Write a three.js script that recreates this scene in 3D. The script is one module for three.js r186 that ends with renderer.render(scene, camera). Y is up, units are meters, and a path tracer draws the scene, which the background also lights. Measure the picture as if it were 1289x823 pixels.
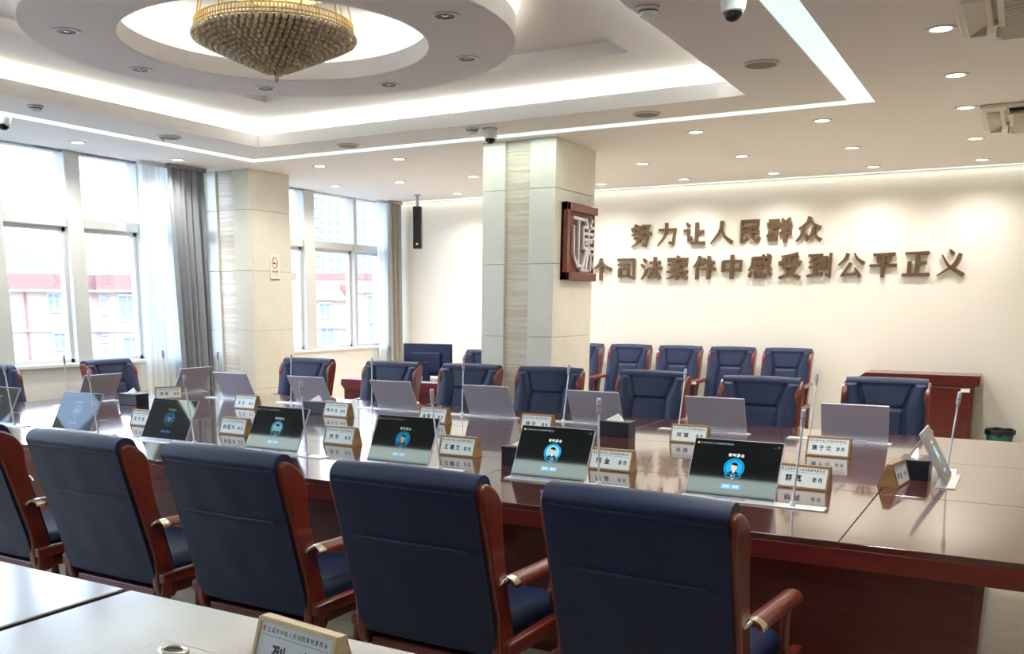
import * as THREE from 'three';
import { RoundedBoxGeometry } from 'three/addons/geometries/RoundedBoxGeometry.js';
import { mergeGeometries } from 'three/addons/utils/BufferGeometryUtils.js';
import { RectAreaLightUniformsLib } from 'three/addons/lights/RectAreaLightUniformsLib.js';
// the levels of light and the main colours of the room
const SKY = [[4.2, 4.45, 4.6], [1.3, 2.6, 4.9]];
const LAMP = { strip: 4.8, cove: 48, ring: 11, wall: 1.8, spot: 4.2 };
const COL = { wall: 0xefeae0, wallSide: 0xf0ece5, ceil: 0xefeae6, leather: 0x1b2646 };

// ---------------------------------------------------------------- camera, sky, sun, exposure
RectAreaLightUniformsLib.init();
const scene = new THREE.Scene();
const renderer = new THREE.WebGLRenderer({ antialias: true });
renderer.toneMapping = THREE.LinearToneMapping;
renderer.toneMappingExposure = 1.74;
renderer.shadowMap.enabled = true;

const LENS = { f: 1191.57, cx: 572.35, cy: 627.76 };                    // a shifted lens: the principal point lies below the frame's centre
const fullW = 2 * (1289 - LENS.cx), fullH = 2 * LENS.cy;
const camera = new THREE.PerspectiveCamera(2 * Math.atan(LENS.cy / LENS.f) * 180 / Math.PI, fullW / fullH, 0.05, 4000);
camera.setViewOffset(fullW, fullH, fullW / 2 - LENS.cx, 0, 1289, 823);
{
  const right = new THREE.Vector3(0.859411, 0.003005, -0.511276), up = new THREE.Vector3(-0.104432, 0.979933, -0.169782), back = new THREE.Vector3(0.500506, 0.199306, 0.842479);
  camera.quaternion.setFromRotationMatrix(new THREE.Matrix4().makeBasis(right, up, back));
  camera.position.set(0, 1.5, 0);
}
scene.add(camera);

{ // hazy bright daylight, the same all round
  const W = 64, Hh = 128, d = new Float32Array(W * Hh * 4);
  for (let y = 0; y < Hh; y++) {
    const el = ((y + 0.5) / Hh - 0.5) * Math.PI, t = Math.pow(Math.max(0, Math.sin(el)), 0.55);
    for (let x = 0; x < W; x++) {
      const o = (y * W + x) * 4;
      d[o] = THREE.MathUtils.lerp(SKY[0][0], SKY[1][0], t); d[o + 1] = THREE.MathUtils.lerp(SKY[0][1], SKY[1][1], t); d[o + 2] = THREE.MathUtils.lerp(SKY[0][2], SKY[1][2], t); d[o + 3] = 1;
    }
  }
  const t = new THREE.DataTexture(d, W, Hh, THREE.RGBAFormat, THREE.FloatType);
  t.mapping = THREE.EquirectangularReflectionMapping; t.magFilter = THREE.LinearFilter; t.needsUpdate = true;
  scene.background = t;
}
const sun = new THREE.DirectionalLight(0xfff1dc, 0.7);
sun.position.set(60, 75, 30); sun.target.position.set(0, 0, 0); sun.castShadow = true;
Object.assign(sun.shadow.camera, { left: -150, right: 60, top: 90, bottom: -90, near: 1, far: 500 });
scene.add(sun, sun.target);

function area(x, y, z, w, h, rx, ry, color, power) {                    // a soft strip or panel of light
  const l = new THREE.RectAreaLight(color, power, w, h);
  l.rotation.set(rx, ry, 0, 'YXZ'); l.position.set(x, y, z); scene.add(l); return l;
}
const H = 2.8815, LIP = 2.985, H2 = 3.08, H3 = 3.165, HD = 3.31, WZ = -11.2, WX = -7.68, RX = 3.4, FZ = 2.6;
const STRIP = { x0: -6.74, x1: -1.055, z0: -7.42, z1: -1.58, w: 0.16 };
const TRAY = { x0: -6.05, x1: -1.77, z0: -6.75, z1: -2.25 };
const STEP = { x0: -5.39, x1: -2.35, z0: -6.1, z1: -2.9 };
const RING = { x: -3.87, z: -4.5, r0: 0.87, r1: 1.37, y0: 2.965, y1: 3.075 };
const DOWN = -Math.PI / 2, UP = Math.PI / 2;
{ // the ceiling's light slot
  const s = STRIP, m = s.w / 2, cx = (s.x0 + s.x1) / 2, cz = (s.z0 + s.z1) / 2, lx = s.x1 - s.x0, lz = s.z1 - s.z0 - 2 * s.w;
  for (const z of [s.z0 + m, s.z1 - m]) area(cx, H - 0.004, z, lx, s.w * 0.96, DOWN, 0, 0xe9fff9, LAMP.strip);
  for (const x of [s.x0 + m, s.x1 - m]) area(x, H - 0.004, cz, s.w * 0.96, lz, DOWN, 0, 0xe9fff9, LAMP.strip);
}
{ // light tape hidden behind the tray's lip, shining up
  const t = TRAY, o = 0.13, cx = (t.x0 + t.x1) / 2, cz = (t.z0 + t.z1) / 2;
  for (const z of [t.z0 - o, t.z1 + o]) area(cx, LIP + 0.014, z, t.x1 - t.x0 + 0.3, 0.03, UP, 0, 0xf2fff8, LAMP.cove);
  for (const x of [t.x0 - o, t.x1 + o]) area(x, LIP + 0.014, cz, 0.03, t.z1 - t.z0 + 0.3, UP, 0, 0xf2fff8, LAMP.cove);
}
for (let i = 0; i < 20; i++) {                                          // light tape on top of the hanging ring
  const a = i / 20 * Math.PI * 2;
  for (const [r, p] of [[0.93, LAMP.ring], [1.28, LAMP.ring * 0.6]])
    area(RING.x + r * Math.cos(a), RING.y1 + 0.012, RING.z + r * Math.sin(a), 0.03, r * 0.31, UP, -a, 0xfafffa, p);
}
area((WX + RX) / 2, H - 0.006, WZ + 0.05, RX - WX - 0.2, 0.05, DOWN, 0, 0xfffaf0, LAMP.wall);   // slot along the lettered wall

// ---------------------------------------------------------------- helpers
let seed = 7;
const rnd = () => { seed = (seed + 0x6d2b79f5) | 0; let t = Math.imul(seed ^ (seed >>> 15), 1 | seed); t = (t + Math.imul(t ^ (t >>> 7), 61 | t)) ^ t; return ((t ^ (t >>> 14)) >>> 0) / 4294967296; };
const used = new Map();
function numbered(n) { const k = used.get(n) ?? 0; used.set(n, k + 1); return k ? n + '_' + String(k).padStart(3, '0') : n; }
function shade(o) { o.traverse((m) => { if (m.isMesh) { m.castShadow = true; m.receiveShadow = true; } }); return o; }
function part(name, geo, mat, parent, label) {
  const m = new THREE.Mesh(geo, mat); m.name = name; m.castShadow = m.receiveShadow = true;
  if (label) m.userData.label = label;
  parent.add(m); return m;
}
function thing(name, label, category, pos = [0, 0, 0], turn = 0, group) {
  const g = new THREE.Group(); g.name = numbered(name); g.position.set(...pos); g.rotation.y = turn;
  g.userData = { label, category }; if (group) g.userData.group = group;
  scene.add(g); return g;
}
function copy(src, label, pos, turn = 0, group, scale = 1) {
  const g = src.clone(); g.name = numbered(src.name.replace(/_\d{3}$/, '')); g.position.set(...pos); g.rotation.y = turn; g.scale.setScalar(scale);
  g.userData = { ...src.userData, label }; if (group) g.userData.group = group;
  scene.add(g); return g;
}
function struct(name, geo, mat) { const m = new THREE.Mesh(geo, mat); m.name = name; m.castShadow = m.receiveShadow = true; m.userData.kind = 'structure'; scene.add(m); return m; }
function structGroup(name) { const g = new THREE.Group(); g.name = name; g.userData.kind = 'structure'; scene.add(g); return g; }
// box from corner to corner, optionally with rounded edges
function bx(x0, x1, y0, y1, z0, z1, r = 0) {
  const w = Math.abs(x1 - x0), h = Math.abs(y1 - y0), d = Math.abs(z1 - z0);
  const g = r ? new RoundedBoxGeometry(w, h, d, 2, Math.min(r, w / 2.01, h / 2.01, d / 2.01)) : new THREE.BoxGeometry(w, h, d);
  g.translate((x0 + x1) / 2, (y0 + y1) / 2, (z0 + z1) / 2); return boxUV(g);
}
function boxUV(g0, rot = false) {                                       // uv in metres, projected along each face's main axis
  const g = g0.index ? g0.toNonIndexed() : g0, p = g.attributes.position, n = g.attributes.normal, uv = new Float32Array(p.count * 2);
  for (let i = 0; i < p.count; i += 3) {
    let ax = 0, ay = 0, az = 0;
    for (let k = 0; k < 3; k++) { ax += Math.abs(n.getX(i + k)); ay += Math.abs(n.getY(i + k)); az += Math.abs(n.getZ(i + k)); }
    for (let k = 0; k < 3; k++) {
      const j = i + k; let u, v;
      if (ay >= ax && ay >= az) { u = p.getX(j); v = p.getZ(j); } else if (ax >= az) { u = p.getZ(j); v = p.getY(j); } else { u = p.getX(j); v = p.getY(j); }
      uv[2 * j] = rot ? v : u; uv[2 * j + 1] = rot ? u : v;
    }
  }
  g.setAttribute('uv', new THREE.BufferAttribute(uv, 2)); return g;
}
const merge = (list) => mergeGeometries(list.map((g) => { const q = g.index ? g.toNonIndexed() : g; for (const k of Object.keys(q.attributes)) if (!['position', 'normal', 'uv'].includes(k)) q.deleteAttribute(k); return q; }));
function slab(outer, hole, y0, y1) {                                    // level plate with a rectangular opening
  const rect = (r, P) => { const s = new P(); s.moveTo(r.x0, r.z0); s.lineTo(r.x1, r.z0); s.lineTo(r.x1, r.z1); s.lineTo(r.x0, r.z1); s.closePath(); return s; };
  const s = rect(outer, THREE.Shape); if (hole) s.holes.push(rect(hole, THREE.Path));
  const g = new THREE.ExtrudeGeometry(s, { depth: y1 - y0, bevelEnabled: false });
  g.rotateX(Math.PI / 2); g.translate(0, y1, 0); return boxUV(g);
}
function tube(points, r, seg = 24, rad = 8, closed = false) { return new THREE.TubeGeometry(new THREE.CatmullRomCurve3(points.map((p) => new THREE.Vector3(...p)), closed), seg, r, rad, closed); }
function cyl(r0, r1, h, x, y, z, seg = 24) { const g = new THREE.CylinderGeometry(r0, r1, h, seg); g.translate(x, y, z); return g; }
function lathe(pts, seg = 32) { return new THREE.LatheGeometry(pts.map(([a, b]) => new THREE.Vector2(a, b)), seg); }
function extrude(pts, depth, bevel = 0, holes = []) {
  const s = new THREE.Shape(pts.map(([a, b]) => new THREE.Vector2(a, b))); for (const h of holes) s.holes.push(new THREE.Path(h.map(([a, b]) => new THREE.Vector2(a, b))));
  return new THREE.ExtrudeGeometry(s, { depth, bevelEnabled: bevel > 0, bevelSize: bevel, bevelThickness: bevel, bevelSegments: 2, curveSegments: 12 });
}

// value noise textures
function noiseGrid(nx, ny, s) { let q = s; const r = () => { q = (q * 1664525 + 1013904223) >>> 0; return q / 4294967296; }; const a = Float32Array.from({ length: nx * ny }, r);
  return (u, v) => { u = ((u % 1) + 1) % 1 * nx; v = ((v % 1) + 1) % 1 * ny; const i = Math.floor(u) % nx, j = Math.floor(v) % ny, f = u - Math.floor(u), g = v - Math.floor(v), i2 = (i + 1) % nx, j2 = (j + 1) % ny, sf = f * f * (3 - 2 * f), sg = g * g * (3 - 2 * g);
    return (a[j * nx + i] * (1 - sf) + a[j * nx + i2] * sf) * (1 - sg) + (a[j2 * nx + i] * (1 - sf) + a[j2 * nx + i2] * sf) * sg; }; }
function colourTexture(size, fn, metres) {
  const d = new Uint8Array(size * size * 4);
  for (let y = 0; y < size; y++) for (let x = 0; x < size; x++) { const c = fn(x / size, y / size), o = (y * size + x) * 4; d[o] = c[0]; d[o + 1] = c[1]; d[o + 2] = c[2]; d[o + 3] = 255; }
  const t = new THREE.DataTexture(d, size, size); t.colorSpace = THREE.SRGBColorSpace; t.magFilter = THREE.LinearFilter; t.minFilter = THREE.LinearMipmapLinearFilter; t.generateMipmaps = true;
  t.wrapS = t.wrapT = THREE.RepeatWrapping; t.repeat.set(1 / metres, 1 / metres); t.needsUpdate = true; return t;
}
function bumpTexture(size, fn, metres) { const t = colourTexture(size, (u, v) => { const k = Math.max(0, Math.min(255, 255 * fn(u, v))); return [k, k, k]; }, metres); t.colorSpace = THREE.NoColorSpace; return t; }
const mixc = (a, b, t) => [0, 1, 2].map((i) => a[i] + (b[i] - a[i]) * Math.max(0, Math.min(1, t)));
const nA = noiseGrid(5, 64, 11), nB = noiseGrid(16, 220, 23), nC = noiseGrid(4, 12, 31), nD = noiseGrid(40, 40, 41), nE = noiseGrid(120, 120, 53), nF = noiseGrid(7, 7, 61);
const hex = (h) => [h >> 16 & 255, h >> 8 & 255, h & 255];
const woodTex = (dark, light) => colourTexture(512, (u, v) => mixc(hex(dark), hex(light), 0.5 * nA(u, v + 0.05 * nF(u, v)) + 0.35 * nB(u, v) + 0.25 * nC(u, v) - 0.05), 1.1);
const stoneTex = colourTexture(512, (u, v) => mixc(hex(0xdcd5c6), hex(0xe8e2d4), 0.5 * nF(u, v) + 0.3 * nD(u, v) + 0.25 * nE(u, v)), 1.4);
const veinTex = colourTexture(512, (u, v) => mixc(hex(0xc4b49b), hex(0xeae1d0), 0.75 * nA(u * 0.5, v + 0.03 * nF(u, v)) + 0.3 * nB(u, v) - 0.05), 0.9);
const paintBump = bumpTexture(256, (u, v) => 0.6 * nE(u, v) + 0.4 * nD(u, v), 0.35);
const leatherBump = bumpTexture(256, (u, v) => 0.55 * nE(u, v) + 0.45 * nE(u * 2.02, v * 2.02), 0.12);
const clothBump = bumpTexture(128, (u, v) => 0.5 + 0.25 * Math.sin(u * 400) + 0.25 * Math.sin(v * 400), 0.1);
const floorTex = colourTexture(512, (u, v) => mixc(hex(0xb8aa92), hex(0xcfc3ac), 0.4 * nF(u, v) + 0.35 * nD(u, v) + 0.3 * nE(u, v)), 2.2);

const std = (o) => new THREE.MeshStandardMaterial(o), phy = (o) => new THREE.MeshPhysicalMaterial(o);
const M = {
  wall: std({ color: COL.wall, roughness: 0.85, bumpMap: paintBump, bumpScale: 0.0006 }),
  wallSide: std({ color: COL.wallSide, roughness: 0.85, bumpMap: paintBump, bumpScale: 0.0006 }),
  ceil: std({ color: COL.ceil, roughness: 0.9, bumpMap: paintBump, bumpScale: 0.0005 }),
  floor: phy({ map: floorTex, roughness: 0.28, clearcoat: 0.3, clearcoatRoughness: 0.15 }),
  stone: phy({ map: stoneTex, roughness: 0.25, clearcoat: 0.25, clearcoatRoughness: 0.12 }),
  vein: phy({ map: veinTex, roughness: 0.3 }),
  top: phy({ map: woodTex(0x4a2722, 0x683b35), roughness: 0.12, ior: 1.6, clearcoat: 0.65, clearcoatRoughness: 0.035 }),
  topSide: phy({ map: woodTex(0x4a2a26, 0x684039), roughness: 0.25, ior: 2.4, clearcoat: 1, clearcoatRoughness: 0.14 }),
  wood: phy({ map: woodTex(0x5c1510, 0x7d241c), roughness: 0.4, clearcoat: 0.25, clearcoatRoughness: 0.12 }),
  woodRed: phy({ map: woodTex(0x581a10, 0x802e1a), roughness: 0.32, clearcoat: 0.45, clearcoatRoughness: 0.1 }),
  leather: phy({ color: COL.leather, roughness: 0.38, bumpMap: leatherBump, bumpScale: 0.0007, specularIntensity: 0.6 }),
  chrome: std({ color: 0xe6e0d0, metalness: 1, roughness: 0.14 }),
  alu: std({ color: 0xbbb8c6, metalness: 0.35, roughness: 0.42 }),
  aluBright: std({ color: 0xe9ebee, metalness: 0.6, roughness: 0.3 }),
  gold: std({ color: 0xcfad68, metalness: 1, roughness: 0.22 }),
  bronze: std({ color: 0x70573f, metalness: 0.5, roughness: 0.42 }),
  oak: phy({ map: woodTex(0x8a6840, 0xb18b58), roughness: 0.4 }),
  oakPale: phy({ map: woodTex(0xdcc095, 0xf0dab4), roughness: 0.4 }),
  paper: std({ color: 0xf2f4f4, roughness: 0.5 }),
  black: std({ color: 0x16171b, roughness: 0.4 }),
  blackGloss: phy({ color: 0x101116, roughness: 0.12 }),
  cabinetWood: phy({ map: woodTex(0x45120c, 0x621a11), roughness: 0.32, clearcoat: 0.6, clearcoatRoughness: 0.12 }),
  boxDark: phy({ color: 0x22222e, roughness: 0.35 }),
  white: std({ color: 0xeceae4, roughness: 0.5 }),
  plastic: std({ color: 0xd9d2c2, roughness: 0.45 }),
  frame: std({ color: 0xd6d6d4, roughness: 0.4 }),
  glass: phy({ color: 0xffffff, transmission: 1, roughness: 0, thickness: 0, ior: 1.45 }),
  drape: std({ color: 0x8f9096, roughness: 0.95, bumpMap: clothBump, bumpScale: 0.0006 }),
  drapePale: std({ color: 0xa9a49b, roughness: 0.95, bumpMap: clothBump, bumpScale: 0.0006 }),
  sheer: phy({ color: 0xf3f4f2, roughness: 1, transmission: 0.55, thickness: 0 }),
  slotGlow: std({ color: 0xffffff, emissive: 0xd2f6ee, emissiveIntensity: 0.5, roughness: 0.6 }),
  lampGlow: std({ color: 0xffffff, emissive: 0xfffaf0, emissiveIntensity: 4, roughness: 0.6 }),
  tapeGlow: std({ color: 0xffffff, emissive: 0xfffdf4, emissiveIntensity: 1.5 }),
  crystal: phy({ color: 0xfbeccb, transmission: 0.6, thickness: 0.02, roughness: 0.02, ior: 1.8, flatShading: true }),
  green: std({ color: 0x1d6a5c, roughness: 0.45 }),
};

// ---------------------------------------------------------------- the room
{
  const room = { x0: WX - 0.25, x1: RX + 0.15, z0: WZ - 0.15, z1: FZ + 0.15 };
  struct('floor', slab(room, null, -0.15, 0), M.floor);
  const c = structGroup('ceiling');
  const so = { x0: STRIP.x0, x1: STRIP.x1, z0: STRIP.z0, z1: STRIP.z1 }, si = { x0: so.x0 + STRIP.w, x1: so.x1 - STRIP.w, z0: so.z0 + STRIP.w, z1: so.z1 - STRIP.w };
  part('outer_panel', slab(room, so, H, LIP), M.ceil, c);
  part('inner_panel', slab(si, TRAY, H, LIP), M.ceil, c);
  part('light_slot', slab(so, si, H + 0.004, LIP - 0.02), M.slotGlow, c, 'glowing white light slot');
  const cove = { x0: TRAY.x0 - 0.32, x1: TRAY.x1 + 0.32, z0: TRAY.z0 - 0.32, z1: TRAY.z1 + 0.32 };
  const coveOut = { x0: cove.x0 - 0.05, x1: cove.x1 + 0.05, z0: cove.z0 - 0.05, z1: cove.z1 + 0.05 };
  part('cove_wall', slab(coveOut, cove, LIP, H2 + 0.02), M.ceil, c);
  part('tray_panel', slab(coveOut, STEP, H2, H3), M.ceil, c);
  { // plate above the tray, with a round dome over the ring
    const s = new THREE.Shape([[coveOut.x0, coveOut.z0], [coveOut.x1, coveOut.z0], [coveOut.x1, coveOut.z1], [coveOut.x0, coveOut.z1]].map(([x, z]) => new THREE.Vector2(x, z))), hole = new THREE.Path(); hole.absarc(RING.x, RING.z, 1.16, 0, Math.PI * 2, true); s.holes.push(hole);
    const g = new THREE.ExtrudeGeometry(s, { depth: HD - H3, bevelEnabled: false, curveSegments: 64 }); g.rotateX(Math.PI / 2); g.translate(0, HD, 0); part('tray_top', boxUV(g), M.ceil, c);
    part('dome_top', boxUV(cyl(1.3, 1.3, 0.06, RING.x, HD + 0.03, RING.z, 64)), M.ceil, c);
  }
  part('roof_slab', slab(room, null, HD + 0.07, HD + 0.27), M.ceil, c);
  const tp = { x0: TRAY.x0 - 0.15, x1: TRAY.x1 + 0.15, z0: TRAY.z0 - 0.15, z1: TRAY.z1 + 0.15 }, tq = { x0: TRAY.x0 - 0.11, x1: TRAY.x1 + 0.11, z0: TRAY.z0 - 0.11, z1: TRAY.z1 + 0.11 };
  part('light_tape', slab(tp, tq, LIP, LIP + 0.01), M.tapeGlow, c);
  const r = RING, rg = lathe([[r.r0, r.y1], [r.r0, r.y0 + 0.004], [r.r0 + 0.004, r.y0], [r.r1 - 0.004, r.y0], [r.r1, r.y0 + 0.004], [r.r1, r.y1], [r.r0, r.y1]], 96).toNonIndexed();
  rg.computeVertexNormals(); rg.translate(r.x, 0, r.z);
  part('hanging_ring', rg, M.ceil, c);
  const rods = []; for (let i = 0; i < 8; i++) { const a = (i + 0.5) * Math.PI / 4; rods.push(cyl(0.006, 0.006, H3 - r.y1 + 0.01, r.x + 1.14 * Math.cos(a), (H3 + r.y1) / 2, r.z + 1.14 * Math.sin(a), 6)); }
  part('ring_rods', merge(rods), M.ceil, c);
  part('wall_slot', bx(WX, RX, H - 0.004, H + 0.006, WZ + 0.02, WZ + 0.075), M.slotGlow, c, 'glowing line of light along the lettered wall');
}
struct('wall_back', bx(WX - 0.25, RX + 0.15, 0, H + 0.7, WZ - 0.15, WZ), M.wall);
struct('wall_right', bx(RX, RX + 0.15, 0, H + 0.7, WZ, FZ), M.wallSide);
struct('wall_front', bx(WX - 0.25, RX + 0.15, 0, H + 0.7, FZ, FZ + 0.15), M.wallSide);
struct('baseboard_back', bx(WX, RX, 0, 0.1, WZ, WZ + 0.015), M.woodRed);
struct('wall_left', merge([bx(WX - 0.25, WX, 0, 0.93, WZ, FZ), bx(WX - 0.25, WX + 0.01, 0.93, H + 0.7, -8.6, -7.66), bx(WX - 0.25, WX, H, H + 0.7, WZ, FZ), bx(WX - 0.25, WX, 0.9, H + 0.7, WZ, WZ + 0.12), bx(WX - 0.25, WX, 0.9, H + 0.7, 2.25, FZ)]), M.wallSide);
{ // windows: posts, transoms, sashes and panes
  function bay(n, z0, z1, posts) {                                      // posts: [centre, width] between z0 (far) and z1 (near)
    const g = structGroup('window_' + n), xg = WX - 0.1;
    part('window_sill', bx(WX - 0.22, WX + 0.03, 0.93, 0.965, z0, z1, 0.008), M.white, g);
    const edges = [z0 + 0.03, ...posts.flatMap(([c, w]) => [c - w / 2, c + w / 2]), z1 - 0.03];
    part('frame_post', bx(xg - 0.06, WX, 0.965, H, z0, z0 + 0.03), M.frame, g); part('frame_post', bx(xg - 0.06, WX, 0.965, H, z1 - 0.03, z1), M.frame, g);
    for (const [c, w] of posts) part('frame_post', bx(xg - 0.06, WX, 0.965, H, c - w / 2, c + w / 2, 0.012), M.frame, g);
    for (let i = 0; i < edges.length; i += 2) {
      const a = edges[i], b = edges[i + 1];
      part('transom', bx(xg - 0.04, WX - 0.02, 2.205, 2.295, a, b, 0.01), M.frame, g);
      part('head_rail', bx(xg - 0.03, WX - 0.03, H - 0.02, H, a, b), M.frame, g);
      part('pane', bx(xg - 0.003, xg + 0.003, 2.295, H - 0.02, a, b), M.glass, g);
      const s = part('sash', merge([bx(xg - 0.03, xg + 0.035, 0.965, 1.0, a, b), bx(xg - 0.03, xg + 0.035, 2.17, 2.205, a, b), bx(xg - 0.03, xg + 0.035, 0.965, 2.205, a, a + 0.035), bx(xg - 0.03, xg + 0.035, 0.965, 2.205, b - 0.035, b)]), M.frame, g);
      part('pane', bx(xg - 0.003, xg + 0.003, 1.0, 2.17, a + 0.035, b - 0.035), M.glass, s);
      part('handle', merge([bx(xg + 0.035, xg + 0.05, 1.5, 1.53, b - 0.028, b - 0.012), bx(xg + 0.045, xg + 0.058, 1.42, 1.53, b - 0.026, b - 0.014, 0.005)]), M.white, s);
    }
  }
  const posts = []; for (let i = -1; i < 10; i++) posts.push([-6.04 + 0.83 * i, 0.17]);
  bay(1, -7.66, 2.25, posts);
  bay(2, WZ + 0.12, -8.6, [[-10.37, 0.065], [-9.43, 0.2]]);
}
{ // two stone-clad pillars, each with a sunk veined panel down its front
  function pillar(n, x0, x1, z0, z1, g0, g1, side) {
    const g = structGroup('pillar_' + n), d = 0.03, cuts = [0, 0.62, 1.24, 1.86, 2.48, H];
    part('core', bx(x0 + 0.02, x1 - 0.02, 0, H, z0 + 0.02, z1 - 0.035), M.stone, g);
    const gap = 0.0015;
    for (let i = 0; i < cuts.length - 1; i++) {
      const a = cuts[i] + gap, b = cuts[i + 1] - gap;
      part('stone_panel', bx(x0, g0, a, b, z1 - d, z1, 0.003), M.stone, g); part('stone_panel', bx(g1, x1, a, b, z1 - d, z1, 0.003), M.stone, g);
      part('veined_panel', bx(g0, g1, a, b, z1 - d - 0.012, z1 - 0.022), M.vein, g, 'veined travertine panel');
      part('stone_panel', bx(x1 - d, x1, a, b, z0, z1 - d, 0.003), M.stone, g); part('stone_panel', bx(x0, x0 + d, a, b, z0, z1 - d, 0.003), M.stone, g);
    }
  }
  pillar(1, -7.75, -7.046, -8.32, -7.68, -7.51, -7.276);
  pillar(2, -4.21, -3.515, -8.4, -7.55, -3.99, -3.755);
}

// ---------------------------------------------------------------- outdoors, seen through the windows
{
  const away = (px, D) => {                                             // a place D metres off in the direction of a window column
    const a = Math.atan2((px - LENS.cx) / LENS.f * 0.98, 1) - 0.536; return [D * Math.sin(a), -D * Math.cos(a), -a];
  };
  const cream = std({ color: 0xc9b3a4, roughness: 0.9 }), rose = std({ color: 0x9c7266, roughness: 0.9 }), paleW = std({ color: 0xbfc3ca, roughness: 0.9 }), glassD = phy({ color: 0x8d99b0, roughness: 0.3 }), tile = std({ color: 0xa06a58, roughness: 0.85 }), tower = std({ color: 0xa9b0be, roughness: 0.9 }), quoin = std({ color: 0x9f9ca8, roughness: 0.9 }), hillM = std({ color: 0x8296a0, roughness: 1 }), groundM = std({ color: 0x8d8a80, roughness: 1 });
  struct('ground', bx(-2600, 400, -12.6, -12, -2600, 1200), groundM);
  // a window with its own frame and panes, set into a facade
  function win(g, x, y, w, h, z) {
    const f = part('window', merge([bx(x - w / 2 - 0.12, x + w / 2 + 0.12, y + h / 2, y + h / 2 + 0.18, z, z + 0.3), bx(x - w / 2 - 0.12, x + w / 2 + 0.12, y - h / 2 - 0.18, y - h / 2, z, z + 0.3), bx(x - w / 2 - 0.12, x - w / 2, y - h / 2, y + h / 2, z, z + 0.12), bx(x + w / 2, x + w / 2 + 0.12, y - h / 2, y + h / 2, z, z + 0.12), bx(x - 0.05, x + 0.05, y - h / 2, y + h / 2, z, z + 0.08), bx(x - w / 2, x + w / 2, y + h * 0.18, y + h * 0.18 + 0.09, z, z + 0.08)]), paleW, g);
    part('pane', bx(x - w / 2, x + w / 2, y - h / 2, y + h / 2, z - 0.1, z + 0.03), glassD, f);
  }
  const paleTile = std({ color: 0xc4a195, roughness: 0.85 });
  const D = 80, k = D / LENS.f;
  {
    const [x, z, t] = away(124, D);
    const g = thing('apartment_building', 'cream apartment block with rose parapet beyond the wide window', 'building', [x, 0, z], t);
    const X = (px) => (px - 124) * k * 1.02, Y = (py) => 1.5 + (386 - py) * k;
    part('wall', merge([bx(X(-90), X(124), -12, Y(369), -10, 0), bx(X(124), X(230), -12, Y(369), -10, 0.9)]), cream, g);
    part('parapet', merge([bx(X(-92), X(124), Y(369), Y(352), -10, 0.8), bx(X(122), X(232), Y(369), Y(352), -10, 1.7)]), rose, g);
    part('cornice', merge([bx(X(-92), X(124), Y(371.5), Y(369), -10, 1.0), bx(X(122), X(232), Y(371.5), Y(369), -10, 1.9), bx(X(-92), X(124), Y(416), Y(413), -10, 0.35), bx(X(122), X(232), Y(416), Y(413), -10, 1.25)]), cream, g);
    part('pilaster', bx(X(46.5), X(49), -12, Y(371), -0.1, 0.14), rose, g);
    const qs = []; for (let i = 0; i < 14; i++) qs.push(bx(X(124), X(i % 2 ? 131 : 134), Y(374 + i * 8), Y(381 + i * 8), 0.8, 1.02));
    part('quoins', merge(qs), quoin, g);
    for (const [px, py, w, h, zz] of [[77, 383, 0.75, 1.2, 0], [80, 426, 0.75, 1.1, 0], [8, 384, 0.8, 1.4, 0], [6, 427, 0.8, 1.4, 0], [-30, 384, 0.8, 1.4, 0], [-30, 427, 0.8, 1.4, 0], [154, 389, 1.15, 1.75, 0.9], [156, 436, 1.15, 1.75, 0.9], [200, 389, 1.15, 1.75, 0.9], [200, 436, 1.15, 1.75, 0.9]]) win(g, X(px), Y(py), w, h, zz);
    part('roof_box', merge([bx(X(70), X(86), Y(352), Y(345), -9, -5), bx(X(118), X(141), Y(352), Y(347), -9, -6), bx(X(155), X(166), Y(352), Y(347), -9, -6)]), tower, g);
  }
  {
    const [x, z, t] = away(425, D);
    const g = thing('tiled_house', 'cream house with red tiled roofs beyond the narrow window', 'house', [x, 0, z], t);
    const X = (px) => (px - 425) * k, Y = (py) => 1.5 + (387 - py) * k;
    part('wall', merge([bx(X(372), X(440), -12, Y(378), -8, 0), bx(X(440), X(500), -12, Y(370), -8, 1.5)]), cream, g);
    const roof = extrude([[X(368), Y(379)], [X(396), Y(361)], [X(422), Y(361)], [X(434), Y(376)], [X(434), Y(379)]], 8); roof.translate(0, 0, -7.6);
    part('roof', roof, paleTile, g);
    const roof2 = extrude([[X(420), Y(376)], [X(428), Y(361)], [X(441), Y(361)], [X(446), Y(376)]], 8); roof2.translate(0, 0, -9);
    part('roof', roof2, tile, g);
    part('eaves', merge([bx(X(370), X(437), Y(380.5), Y(378), -8, 0.6), bx(X(370), X(437), Y(414), Y(411.5), -8, 0.4), bx(X(438), X(502), Y(371.5), Y(369), -8, 2)]), cream, g);
    for (const [px, py, w, h, zz] of [[409, 392, 0.8, 1.0, 0], [411, 425, 1.0, 1.5, 0], [470, 388, 1.3, 1.7, 1.5], [472, 420, 1.3, 1.7, 1.5], [384, 392, 0.8, 1.1, 0], [384, 425, 0.8, 1.3, 0]]) win(g, X(px), Y(py), w, h, zz);
    part('terrace_wall', bx(X(352), X(530), Y(348), Y(338), -26, -20), rose, g); part('terrace_base', bx(X(352), X(530), -12, Y(348), -25.8, -20.2), cream, g);
  }
  const D2 = 330, k2 = D2 / LENS.f;
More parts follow.
